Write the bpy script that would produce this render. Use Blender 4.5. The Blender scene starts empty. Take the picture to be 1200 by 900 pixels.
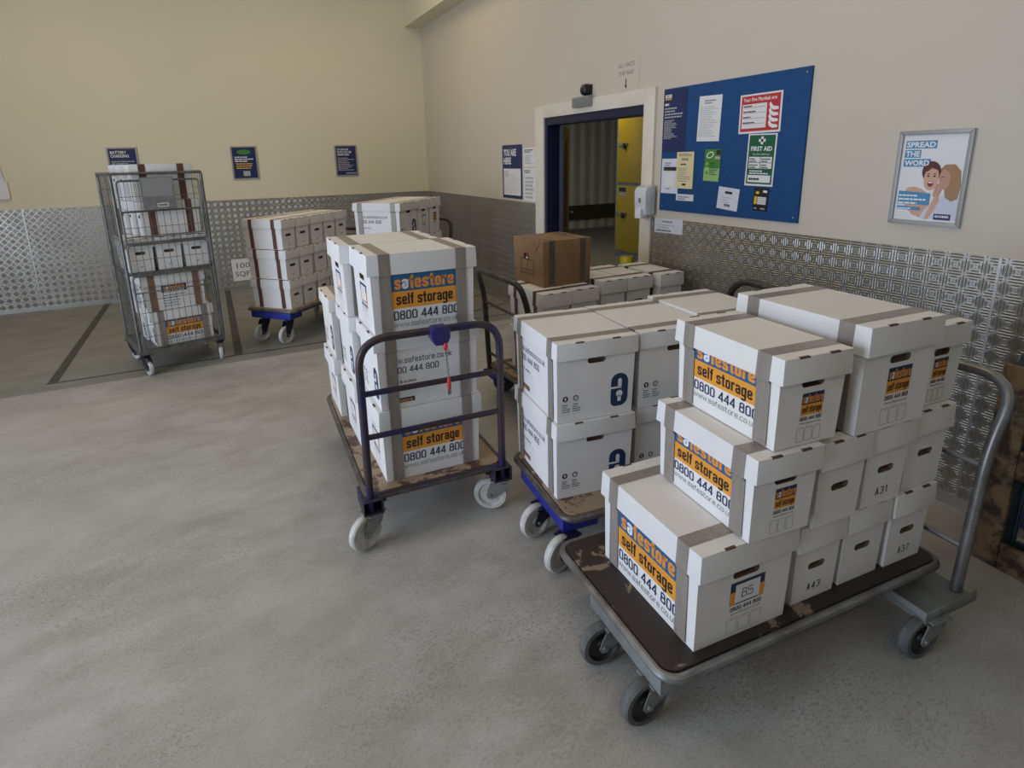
import bpy, bmesh, math, random
from mathutils import Vector, Matrix
random.seed(7)
scn = bpy.context.scene
COL = scn.collection
R = math.radians

# ------------------------------------------------------------------ camera
def make_camera():
    yaw, pitch, roll = 0.457, -0.2416, -0.022
    F, PX, PY = 672.587, -15.671, -99.009
    cy, sy, cp, sp = math.cos(yaw), math.sin(yaw), math.cos(pitch), math.sin(pitch)
    f = Vector((sy*cp, cy*cp, sp)); r = Vector((cy, -sy, 0)); u = r.cross(f)
    cr, sr = math.cos(roll), math.sin(roll)
    r2 = r*cr + u*sr; u2 = -r*sr + u*cr
    cd = bpy.data.cameras.new('camera'); c = bpy.data.objects.new('camera', cd); COL.objects.link(c)
    m = Matrix((r2, u2, -f)).transposed().to_4x4(); m.translation = (-3.040, -8.550, 1.686)
    c.matrix_world = m
    cd.sensor_width = 36; cd.lens = F/1200*36
    cd.shift_x = -PX/1200; cd.shift_y = PY/1200
    cd.clip_start = 0.05
    scn.camera = c
make_camera()

# ------------------------------------------------------------------ light and exposure
scn.view_settings.view_transform = 'Standard'
scn.view_settings.look = 'None'
scn.view_settings.gamma = 1
scn.view_settings.use_curve_mapping = False
scn.view_settings.exposure = 0.0
w = bpy.data.worlds.new('world'); scn.world = w; w.use_nodes = True
w.node_tree.nodes['Background'].inputs[0].default_value = (0.62, 0.74, 1.0, 1)
w.node_tree.nodes['Background'].inputs[1].default_value = 0.9
def area(name, loc, rot, sx, sy, power, color):
    l = bpy.data.lights.new(name, 'AREA'); l.shape = 'RECTANGLE'; l.size = sx; l.size_y = sy
    l.energy = power; l.color = color
    o = bpy.data.objects.new(name, l); COL.objects.link(o); o.location = loc; o.rotation_euler = rot
    return o
# daylight through the roller shutter opening on the left
area('daylight', (-7.85, -7.0, 1.75), (0, R(-90), 0), 3.3, 4.0, 240, (0.72, 0.82, 1.0))
LAMP_COLOR = (1.0, 0.76, 0.46)
LAMP_POWER = 19
LAMP_DIM = 9

# ------------------------------------------------------------------ materials
def mat(name, col, rough=0.6, metal=0.0, spec=0.5, emit=None):
    m = bpy.data.materials.new(name); m.use_nodes = True
    b = m.node_tree.nodes['Principled BSDF']
    b.inputs['Base Color'].default_value = (*col, 1); b.inputs['Roughness'].default_value = rough
    b.inputs['Metallic'].default_value = metal; b.inputs['Specular IOR Level'].default_value = spec
    if emit: b.inputs['Emission Color'].default_value = (*emit[0], 1); b.inputs['Emission Strength'].default_value = emit[1]
    return m
class NT:
    def __init__(s, m): s.t = m.node_tree; s.b = s.t.nodes['Principled BSDF']
    def n(s, typ, **kw):
        x = s.t.nodes.new(typ)
        for k, v in kw.items(): setattr(x, k, v)
        return x
    def l(s, a, b): s.t.links.new(a, b)
    def math(s, op, a, b=None, c=None, clamp=False):
        x = s.n('ShaderNodeMath', operation=op); x.use_clamp = clamp
        for i, v in enumerate((a, b, c)):
            if v is None: continue
            if isinstance(v, (int, float)): x.inputs[i].default_value = v
            else: s.l(v, x.inputs[i])
        return x.outputs[0]
    def coord(s, kind='Object', scale=(1, 1, 1)):
        tc = s.n('ShaderNodeTexCoord'); mp = s.n('ShaderNodeMapping'); mp.inputs['Scale'].default_value = scale
        s.l(tc.outputs[kind], mp.inputs[0]); return mp.outputs[0]
    def noise(s, co, scale, detail=4, rough=0.5, dist=0.0):
        x = s.n('ShaderNodeTexNoise'); x.inputs['Scale'].default_value = scale; x.inputs['Detail'].default_value = detail
        x.inputs['Roughness'].default_value = rough; x.inputs['Distortion'].default_value = dist
        s.l(co, x.inputs['Vector']); return x.outputs[0]
    def ramp(s, fac, stops):
        x = s.n('ShaderNodeValToRGB'); e = x.color_ramp.elements
        while len(e) < len(stops): e.new(0.5)
        for k, (p, c) in zip(e, stops): k.position = p; k.color = (*c, 1) if len(c) == 3 else c
        s.l(fac, x.inputs[0]); return x.outputs[0]
    def mix(s, fac, a, b):
        x = s.n('ShaderNodeMix', data_type='RGBA')
        for i, v in ((0, fac), (6, a), (7, b)):
            if isinstance(v, (int, float)): x.inputs[i].default_value = v
            elif isinstance(v, tuple): x.inputs[i].default_value = (*v, 1)
            else: s.l(v, x.inputs[i])
        return x.outputs[2]
    def bump(s, h, strength=0.3, dist=0.01):
        x = s.n('ShaderNodeBump'); x.inputs['Strength'].default_value = strength; x.inputs['Distance'].default_value = dist
        s.l(h, x.inputs['Height']); s.l(x.outputs[0], s.b.inputs['Normal'])
def g3(v): return (v, v, v)

def noisy(name, c1, c2, scale, rough=0.6, metal=0.0, lo=0.4, hi=0.62, bump=0.0, stretch=(1, 1, 1), detail=5, spec=0.5):
    m = mat(name, c1, rough, metal, spec); t = NT(m); co = t.coord('Object', stretch)
    f = t.noise(co, scale, detail, 0.6)
    t.l(t.ramp(f, [(lo, c1), (hi, c2)]), t.b.inputs['Base Color'])
    if bump: t.bump(f, bump, 0.004)
    return m

M = {}
M['card'] = noisy('white_cardboard', (0.80, 0.79, 0.78), (0.75, 0.74, 0.725), 6, 0.72, lo=0.35, hi=0.7, spec=0.3)
M['cardworn'] = noisy('stained_white_cardboard', (0.80, 0.78, 0.75), (0.66, 0.55, 0.42), 5, 0.72, lo=0.56, hi=0.85, spec=0.3)
M['kraft'] = noisy('brown_cardboard', (0.30, 0.18, 0.10), (0.265, 0.155, 0.082), 8, 0.75, spec=0.3)
M['inside'] = mat('box_inside', (0.16, 0.105, 0.075), 0.9)
M['slot'] = mat('slot_shade', (0.11, 0.06, 0.035), 0.9)  # raised strips coloured dark for the shade in the lid slots
M['folder'] = mat('blue_folder', (0.02, 0.06, 0.14), 0.6)
M['tape'] = noisy('grey_packing_tape', (0.30, 0.265, 0.235), (0.25, 0.22, 0.195), 30, 0.34, stretch=(1, 1, .15), bump=0.15)
M['tapebrown'] = noisy('brown_packing_tape', (0.135, 0.062, 0.045), (0.10, 0.045, 0.032), 30, 0.35)
M['tapecarton'] = noisy('dull_packing_tape', (0.125, 0.098, 0.08), (0.10, 0.08, 0.065), 30, 0.35)
M['tapekraft'] = noisy('tan_packing_tape', (0.25, 0.15, 0.10), (0.21, 0.125, 0.08), 30, 0.35)
M['pblue'] = mat('print_blue', (0.018, 0.115, 0.26), 0.6)
M['pnavy'] = mat('print_navy', (0.010, 0.036, 0.095), 0.6)
M['porange'] = mat('print_orange', (0.80, 0.33, 0.03), 0.6)
M['porangetext'] = mat('print_orange_letters', (0.78, 0.30, 0.05), 0.6)
M['pblack'] = mat('print_black', (0.02, 0.018, 0.018), 0.6)
M['pdark'] = mat('print_dark_blue', (0.02, 0.035, 0.10), 0.6)
M['pgrey'] = mat('print_grey', (0.17, 0.18, 0.22), 0.6)
M['pwhite'] = mat('print_white', (0.80, 0.80, 0.80), 0.6)
M['pfaint'] = mat('print_faint', (0.42, 0.42, 0.42), 0.6)
M['ink'] = mat('marker_ink', (0.03, 0.025, 0.06), 0.6)
# metals and plastics
M['galv'] = noisy('galvanised_steel', (0.36, 0.37, 0.37), (0.27, 0.28, 0.28), 14, 0.42, 0.75)
M['cagesteel'] = noisy('dull_cage_steel', (0.20, 0.20, 0.195), (0.13, 0.13, 0.125), 12, 0.42, 0.6)
M['greysteel'] = noisy('grey_painted_steel', (0.25, 0.27, 0.265), (0.19, 0.20, 0.19), 9, 0.48, 0.25)
M['tubesteel'] = noisy('worn_steel_tube', (0.30, 0.305, 0.31), (0.19, 0.18, 0.17), 7, 0.38, 0.7)
M['blacksteel'] = noisy('worn_black_tube', (0.045, 0.042, 0.04), (0.12, 0.115, 0.105), 9, 0.35, 0.4, lo=.5, hi=.75)
M['rimsteel'] = noisy('worn_brown_rim', (0.11, 0.095, 0.085), (0.22, 0.205, 0.19), 11, 0.4, 0.55, lo=.45, hi=.7)
M['purple'] = noisy('chipped_purple_paint', (0.048, 0.034, 0.038), (0.026, 0.022, 0.075), 5, 0.4, 0.15, lo=.45, hi=.58)
M['darkbrown'] = noisy('dark_rusty_paint', (0.045, 0.033, 0.035), (0.03, 0.025, 0.055), 7, 0.5, 0.2)
M['blue'] = noisy('worn_blue_paint', (0.022, 0.030, 0.30), (0.02, 0.022, 0.13), 6, 0.42, 0.1, lo=.45, hi=.75)
M['navysteel'] = mat('navy_steel', (0.014, 0.015, 0.035), 0.5, 0.2)
M['coinlock'] = mat('coin_lock_blue', (0.030, 0.022, 0.15), 0.35)
M['redplastic'] = mat('red_plastic', (0.60, 0.03, 0.035), 0.4)
M['chrome'] = mat('chain_steel', (0.34, 0.34, 0.33), 0.32, 0.9)
M['nylon'] = noisy('white_nylon_wheel', (0.60, 0.60, 0.57), (0.44, 0.43, 0.40), 16, 0.5)
M['greyrubber'] = noisy('grey_rubber_tyre', (0.13, 0.13, 0.128), (0.085, 0.085, 0.085), 18, 0.7)
M['blackplastic'] = mat('black_hub', (0.022, 0.022, 0.024), 0.5)
M['boardchip'] = None
def worn_board(name, base, chip, scale, lo, hi, rough):
    m = mat(name, base, rough); t = NT(m); co = t.coord('Object')
    f = t.noise(co, scale, 6, 0.65, 0.6); f2 = t.noise(co, scale*7, 3, 0.5)
    h = t.math('ADD', f, t.math('MULTIPLY', t.math('SUBTRACT', f2, 0.5), 0.16))
    t.l(t.ramp(h, [(lo, base), (hi, chip)]), t.b.inputs['Base Color'])
    return m
M['deckdark'] = worn_board('dark_phenolic_deck', (0.026, 0.018, 0.015), (0.24, 0.17, 0.12), 8.5, 0.60, 0.62, 0.55)
M['deckworn'] = worn_board('worn_plywood_deck', (0.34, 0.25, 0.165), (0.10, 0.055, 0.04), 7, 0.52, 0.56, 0.6)
M['osb'] = worn_board('dirty_chipboard', (0.20, 0.13, 0.07), (0.04, 0.026, 0.018), 9, 0.44, 0.58, 0.8)
M['palletwood'] = noisy('dirty_pallet_wood', (0.115, 0.075, 0.045), (0.06, 0.042, 0.03), 10, 0.85, stretch=(1, .2, 1))
M['palletblue'] = noisy('faded_blue_pallet_paint', (0.020, 0.040, 0.060), (0.045, 0.07, 0.09), 8, 0.75, stretch=(1, .3, 1))
# building
def wall_paint():
    m = mat('cream_wall_paint', (0.74, 0.69, 0.55), 0.62, 0, 0.3); t = NT(m); co = t.coord('Object')
    big = t.noise(co, 0.55, 4, 0.55)
    c = t.ramp(big, [(0.3, (0.76, 0.715, 0.54)), (0.7, (0.71, 0.67, 0.51))])
    sp = t.noise(co, 5.5, 2, 0.4); sp2 = t.noise(co, 0.9, 2, 0.5)
    spot = t.math('MULTIPLY', t.ramp(sp, [(0.775, g3(0)), (0.80, g3(1))]), t.ramp(sp2, [(0.45, g3(0)), (0.6, g3(1))]))
    t.l(t.mix(t.math('MULTIPLY', spot, 0.75), c, (0.13, 0.11, 0.08)), t.b.inputs['Base Color'])
    t.bump(t.noise(co, 60, 3, 0.5), 0.06, 0.003)
    return m
M['wall'] = wall_paint()
def wall_paint_dimmed():  # cream paint with the right wall's dimmer, cooler light put into the colour
    m = mat('dimmed_wall_paint', (0.70, 0.665, 0.60), 0.6, 0, 0.3); t = NT(m); co = t.coord('Object')
    big = t.noise(co, 0.5, 4, 0.55)
    c = t.ramp(big, [(0.3, (0.62, 0.57, 0.475)), (0.7, (0.58, 0.53, 0.44))])
    sp = t.noise(co, 6.5, 2, 0.4); sp2 = t.noise(co, 0.8, 2, 0.5)
    spot = t.math('MULTIPLY', t.ramp(sp, [(0.78, g3(0)), (0.80, g3(1))]), t.ramp(sp2, [(0.45, g3(0)), (0.6, g3(1))]))
    t.l(t.mix(t.math('MULTIPLY', spot, 0.7), c, (0.13, 0.11, 0.09)), t.b.inputs['Base Color'])
    t.bump(t.noise(co, 60, 3, 0.5), 0.06, 0.003)
    return m
M['wallr'] = wall_paint_dimmed()
M['white'] = noisy('white_gloss_trim', (0.74, 0.70, 0.61), (0.68, 0.64, 0.55), 4, 0.45)
M['ceil'] = mat('ceiling_paint', (0.70, 0.67, 0.60), 0.8)
def tread_plate():
    m = mat('five_bar_tread_plate', (0.42, 0.415, 0.40), 0.36, 0.9); t = NT(m)
    tc = t.n('ShaderNodeTexCoord'); sx = t.n('ShaderNodeSeparateXYZ'); t.l(tc.outputs['Object'], sx.inputs[0])
    s = t.math('ADD', sx.outputs[0], sx.outputs[1]); z = sx.outputs[2]
    cell = 0.055
    k = 1/(cell*math.sqrt(2))
    p = t.math('MULTIPLY', t.math('ADD', s, z), k); q = t.math('MULTIPLY', t.math('SUBTRACT', s, z), k)
    par = t.math('FLOORED_MODULO', t.math('ADD', t.math('FLOOR', p), t.math('FLOOR', q)), 2.0)
    def edge(v):
        d = t.math('ABSOLUTE', t.math('SUBTRACT', t.math('FRACT', v), 0.5))
        return t.math('MULTIPLY', t.math('SUBTRACT', 0.46, d), 9.0, clamp=True)
    mask = t.math('MULTIPLY', edge(p), edge(q))
    fq = 2*math.pi/(cell*math.sqrt(2)/6.0); AMP = TREAD_AMP
    wz = t.math('MULTIPLY', t.math('MULTIPLY', t.math('COSINE', t.math('MULTIPLY', z, fq)), par), t.math('MULTIPLY', mask, AMP))
    ws = t.math('MULTIPLY', t.math('MULTIPLY', t.math('COSINE', t.math('MULTIPLY', s, fq)), t.math('SUBTRACT', 1.0, par)), t.math('MULTIPLY', mask, AMP))
    geo = t.n('ShaderNodeNewGeometry')
    def vm(op, a, b):
        x = t.n('ShaderNodeVectorMath', operation=op)
        for i, v in enumerate((a, b)):
            if v is None: continue
            if isinstance(v, tuple): x.inputs[i].default_value = v
            else: t.l(v, x.inputs[i])
        return x
    tang = vm('ADD', (1, 1, 0), geo.outputs['True Normal']).outputs[0]
    sc = t.n('ShaderNodeVectorMath', operation='SCALE'); t.l(tang, sc.inputs[0]); t.l(ws, sc.inputs['Scale'])
    cz = t.n('ShaderNodeCombineXYZ'); t.l(wz, cz.inputs[2])
    nn = vm('ADD', vm('ADD', geo.outputs['True Normal'], sc.outputs[0]).outputs[0], cz.outputs[0]).outputs[0]
    t.l(vm('NORMALIZE', nn, None).outputs[0], t.b.inputs['Normal'])
    co = t.coord('Object'); f = t.noise(co, 2.2, 5, 0.6)
    t.l(t.ramp(f, [(0.35, (0.46, 0.45, 0.42)), (0.7, (0.36, 0.345, 0.315))]), t.b.inputs['Base Color'])
    t.l(t.ramp(f, [(0.3, g3(0.30)), (0.7, g3(0.42))]), t.b.inputs['Roughness'])
    return m
TREAD_AMP = 0.5
M['tread'] = tread_plate()
M['alu'] = mat('aluminium_strip', (0.50, 0.50, 0.49), 0.35, 0.9)
def floor_mat(name, a, b, c, grit_k):
    m = mat(name, a, 0.55); t = NT(m); co = t.coord('Object')
    tc = t.n('ShaderNodeTexCoord'); mp = t.n('ShaderNodeMapping'); mp.inputs['Rotation'].default_value = (0, 0, R(-28)); mp.inputs['Scale'].default_value = (1, 1.7, 1)
    t.l(tc.outputs['Object'], mp.inputs[0]); co2 = mp.outputs[0]             # wear runs along the trolley route
    big = t.noise(co, 0.6, 5, 0.55); mid = t.noise(co2, 2.6, 9, 0.62, 0.15); fine = t.noise(co2, 52, 5, 0.7, 0.2); grain = t.noise(co, 130, 3, 0.7)
    mx = t.math('ADD', t.math('MULTIPLY', mid, 0.5), t.math('MULTIPLY', fine, 0.5))
    col = t.ramp(mx, [(0.42, b), (0.5, a), (0.58, c)])
    col = t.mix(t.ramp(big, [(0.38, g3(0)), (0.62, g3(0.6))]), col, a)
    vor = t.n('ShaderNodeTexVoronoi', feature='DISTANCE_TO_EDGE'); vor.inputs['Scale'].default_value = 8
    dn = t.n('ShaderNodeTexNoise'); dn.inputs['Scale'].default_value = 9; dn.inputs['Detail'].default_value = 8; dn.inputs['Roughness'].default_value = .7; t.l(co2, dn.inputs['Vector'])
    va = t.n('ShaderNodeVectorMath', operation='MULTIPLY_ADD'); t.l(dn.outputs['Color'], va.inputs[0]); va.inputs[1].default_value = (0.35, 0.35, 0.35); t.l(co, va.inputs[2])
    t.l(va.outputs[0], vor.inputs['Vector'])
    crack = t.ramp(vor.outputs[0], [(0.0, g3(1)), (0.02, g3(0))])
    patch = t.ramp(t.noise(co2, 0.9, 5, 0.6), [(0.40, g3(0)), (0.60, g3(1))])
    lines = t.math('MULTIPLY', crack, t.ramp(t.noise(co, 2.2, 3, .5), [(0.5, g3(0)), (0.62, g3(0.5))]))
    dark = t.ramp(fine, [(0.50, g3(0)), (0.60, g3(1))])
    grit = t.math('MULTIPLY', t.math('MULTIPLY', dark, patch), grit_k)
    pits = t.math('MULTIPLY', t.ramp(grain, [(0.54, g3(0)), (0.66, g3(1))]), t.math('ADD', t.math('MULTIPLY', patch, 0.45), 0.18))
    col = t.mix(lines, col, tuple(x*0.45 for x in b)); col = t.mix(grit, col, tuple(x*0.55 for x in b)); col = t.mix(pits, col, tuple(x*0.4 for x in b))
    t.l(col, t.b.inputs['Base Color'])
    t.l(t.ramp(mid, [(0.3, g3(0.60)), (0.7, g3(0.44))]), t.b.inputs['Roughness'])
    t.bump(t.math('ADD', t.math('MULTIPLY', fine, 0.7), t.math('MULTIPLY', grain, 0.3)), 0.30, 0.003)
    return m
M['floor'] = floor_mat('worn_grey_concrete_floor', (0.425, 0.415, 0.39), (0.335, 0.32, 0.29), (0.50, 0.495, 0.475), .62)
M['bay'] = floor_mat('painted_bay_floor', (0.245, 0.245, 0.22), (0.21, 0.208, 0.185), (0.27, 0.27, 0.245), .25)
M['line'] = noisy('black_floor_line', (0.035, 0.034, 0.032), (0.075, 0.072, 0.066), 14, 0.55)
M['nearblue'] = mat('navy_door_paint', (0.010, 0.011, 0.045), 0.45)
M['boardblue'] = noisy('blue_felt_board', (0.004, 0.062, 0.20), (0.003, 0.052, 0.175), 30, 0.8)
M['signblue'] = mat('sign_navy', (0.012, 0.024, 0.105), 0.4)
M['paper'] = mat('white_paper', (0.74, 0.74, 0.74), 0.7)
M['cream'] = mat('cream_paper', (0.72, 0.63, 0.36), 0.7)
M['lilac'] = mat('pale_paper', (0.66, 0.68, 0.76), 0.7)
M['green'] = mat('green_print', (0.0, 0.105, 0.045), 0.5)
M['lime'] = mat('leaf_green_print', (0.06, 0.24, 0.03), 0.5)
M['limepale'] = mat('pale_green_print', (0.30, 0.50, 0.18), 0.5)
M['red'] = mat('red_print', (0.50, 0.028, 0.035), 0.5)
M['black'] = mat('black_plastic', (0.012, 0.012, 0.013), 0.4)
M['yellowp'] = mat('yellow_print', (0.75, 0.45, 0.02), 0.5)
M['sky'] = mat('poster_blue', (0.06, 0.25, 0.45), 0.5)
M['frame'] = mat('silver_frame', (0.33, 0.33, 0.33), 0.5, 0.35)
M['skin'] = mat('poster_skin', (0.60, 0.36, 0.26), 0.6)
M['skin2'] = mat('poster_skin_shade', (0.50, 0.28, 0.20), 0.6)
M['hairdark'] = mat('poster_dark_hair', (0.10, 0.022, 0.02), 0.6)
M['hairblond'] = mat('poster_fair_hair', (0.36, 0.20, 0.10), 0.6)
M['mouth'] = mat('poster_mouth', (0.25, 0.02, 0.03), 0.6)
M['shirt'] = mat('poster_shirt', (0.56, 0.60, 0.70), 0.6)
M['dispenser'] = mat('pale_plastic', (0.62, 0.66, 0.70), 0.35)
M['yellow'] = noisy('yellow_locker_paint', (0.50, 0.36, 0.015), (0.45, 0.32, 0.012), 3, 0.42)
M['yellowcap'] = mat('yellow_plastic', (0.72, 0.55, 0.01), 0.45)
M['corr'] = mat('corrugated_white_steel', (0.62, 0.61, 0.54), 0.5)
M['corrdark'] = mat('dark_skirting_band', (0.05, 0.05, 0.035), 0.6)
M['corfloor'] = mat('corridor_floor', (0.24, 0.235, 0.20), 0.5)
M['lampglow'] = mat('lamp_diffuser', (0.9, 0.88, 0.8), 0.5, emit=((1.0, 0.82, 0.56), 2.0))

# ------------------------------------------------------------------ mesh builder
class MB:
    def __init__(s): s.v = []; s.f = []; s.mi = []; s.mats = []
    def m(s, name):
        if name not in s.mats: s.mats.append(name)
        return s.mats.index(name)
    def add(s, vs, fs, mt):
        o = len(s.v); i = s.m(mt)
        s.v += [tuple(p) for p in vs]
        for f in fs: s.f.append([o+k for k in f]); s.mi.append(i)
    def box(s, x0, x1, y0, y1, z0, z1, mt, tx=0, ty=0, rot=None):
        vs = [(x0+tx, y0+ty, z0), (x1-tx, y0+ty, z0), (x1-tx, y1-ty, z0), (x0+tx, y1-ty, z0), (x0, y0, z1), (x1, y0, z1), (x1, y1, z1), (x0, y1, z1)]
        if rot is not None: vs = [rot @ Vector(p) for p in vs]
        s.add(vs, [(3, 2, 1, 0), (4, 5, 6, 7), (0, 1, 5, 4), (1, 2, 6, 5), (2, 3, 7, 6), (3, 0, 4, 7)], mt)
    def prism(s, poly, fr, h0, h1, mt):          # poly in a frame's (u, v), extruded along its normal
        n = len(poly); vs = [fr.p(u, v, h0) for u, v in poly] + [fr.p(u, v, h1) for u, v in poly]
        fs = [list(range(n-1, -1, -1)), list(range(n, 2*n))] + [[i, (i+1) % n, n+(i+1) % n, n+i] for i in range(n)]
        s.add(vs, fs, mt)
    def flat(s, poly, fr, h, mt): s.add([fr.p(u, v, h) for u, v in poly], [list(range(len(poly)))], mt)
    def rect(s, fr, u0, u1, v0, v1, h, mt): s.flat([(u0, v0), (u1, v0), (u1, v1), (u0, v1)], fr, h, mt)
    def tube(s, pts, r, mt, n=10, closed=False, caps=True):
        pts = [Vector(p) for p in pts]; N = len(pts); vs = []; prev = None
        for i in range(N):
            if closed: t = (pts[(i+1) % N]-pts[i-1]).normalized()
            else: t = (pts[min(i+1, N-1)]-pts[max(i-1, 0)]).normalized()
            if prev is None:
                a = Vector((0, 0, 1)) if abs(t.z) < 0.9 else Vector((1, 0, 0))
                u = t.cross(a).normalized()
            else:
                u = (prev - t*prev.dot(t)).normalized()
            prev = u; w_ = t.cross(u)
            for k in range(n):
                a = 2*math.pi*k/n; vs.append(pts[i]+u*math.cos(a)*r+w_*math.sin(a)*r)
        fs = []
        for i in range(N if closed else N-1):
            j = (i+1) % N
            for k in range(n): fs.append((i*n+k, i*n+(k+1) % n, j*n+(k+1) % n, j*n+k))
        if not closed and caps: fs += [list(range(n-1, -1, -1)), list(range((N-1)*n, N*n))]
        s.add(vs, fs, mt)
    def lathe(s, prof, c, axis, mt, n=24):        # prof = [(radius, offset along axis)]
        c = Vector(c); ax = Vector(axis).normalized(); a = Vector((0, 0, 1)) if abs(ax.z) < 0.9 else Vector((1, 0, 0))
        u = ax.cross(a).normalized(); w_ = ax.cross(u); vs = []
        for r, h in prof:
            for k in range(n):
                t = 2*math.pi*k/n; vs.append(c+ax*h+(u*math.cos(t)+w_*math.sin(t))*max(r, 1e-5))
        fs = []
        for i in range(len(prof)-1):
            for k in range(n): fs.append((i*n+k, i*n+(k+1) % n, (i+1)*n+(k+1) % n, (i+1)*n+k))
        s.add(vs, fs, mt)
    def text(s, body, fr, u, v, size, h, mt, fit=None, bold=0.0, align='l', rot=0, shear=0.0):
        vs, fs, wd = text_geo(body, bold)
        sc = size/0.72; sx = sc if fit is None else fit/wd
        W_ = wd*sx; ou = {'l': 0, 'c': -W_/2, 'r': -W_}[align]
        c, sn = math.cos(rot), math.sin(rot)
        out = []
        for x, y in vs:
            x = x*sx+ou+shear*y*sc; y = y*sc
            out.append(fr.p(u+x*c-y*sn, v+x*sn+y*c, h))
        s.add(out, fs, mt)
    def mesh(s, name, bevel=None, smooth=35):
        me = bpy.data.meshes.new(name); me.from_pydata(s.v, [], s.f)
        for k in s.mats: me.materials.append(M[k])
        for p, i in zip(me.polygons, s.mi): p.material_index = i
        bm = bmesh.new(); bm.from_mesh(me)
        bmesh.ops.recalc_face_normals(bm, faces=bm.faces) if bevel != 'flat' else None
        if isinstance(bevel, (int, float)):
            ed = [e for e in bm.edges if len(e.link_faces) == 2 and e.calc_face_angle(0) > 0.6 and e.calc_length() > bevel*3]
            if ed: bmesh.ops.bevel(bm, geom=ed, offset=bevel, segments=2, affect='EDGES', profile=0.6, clamp_overlap=True)
        elif callable(bevel):
            ed = [e for e in bm.edges if bevel(e)]
            bmesh.ops.bevel(bm, geom=ed, offset=0.004, segments=2, affect='EDGES', profile=0.6, clamp_overlap=True)
        bm.to_mesh(me); bm.free()
        if smooth:
            me.shade_smooth(); me.set_sharp_from_angle(angle=R(smooth))
        return me
    def build(s, name, parent=None, bevel=None, smooth=35):
        return link(name, s.mesh(name, bevel, smooth), parent)
def link(name, me, parent=None):
    o = bpy.data.objects.new(name, me); COL.objects.link(o)
    if parent: o.parent = parent
    return o
class Fr:
    def __init__(s, o, u, v): s.o = Vector(o); s.u = Vector(u); s.v = Vector(v); s.n = s.u.cross(s.v)
    def p(s, u, v, h=0): return s.o+s.u*u+s.v*v+s.n*h
    def at(s, u, v, h=0, rot=0):
        c, n = math.cos(rot), math.sin(rot)
        return Fr(s.p(u, v, h), s.u*c+s.v*n, s.v*c-s.u*n)
_tc = {}
def text_geo(body, bold):
    key = (body, bold)
    if key not in _tc:
        cu = bpy.data.curves.new('t', 'FONT'); cu.body = body; cu.size = 1.0; cu.offset = bold; cu.resolution_u = 2
        o = bpy.data.objects.new('t', cu); COL.objects.link(o)
        me = bpy.data.meshes.new_from_object(o)
        vs = [(v.co.x, v.co.y) for v in me.vertices]; fs = [list(p.vertices) for p in me.polygons]
        bpy.data.objects.remove(o); bpy.data.meshes.remove(me); bpy.data.curves.remove(cu)
        x0 = min(v[0] for v in vs); x1 = max(v[0] for v in vs)
        _tc[key] = ([(x-x0, y) for x, y in vs], fs, x1-x0)
    return _tc[key]
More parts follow.
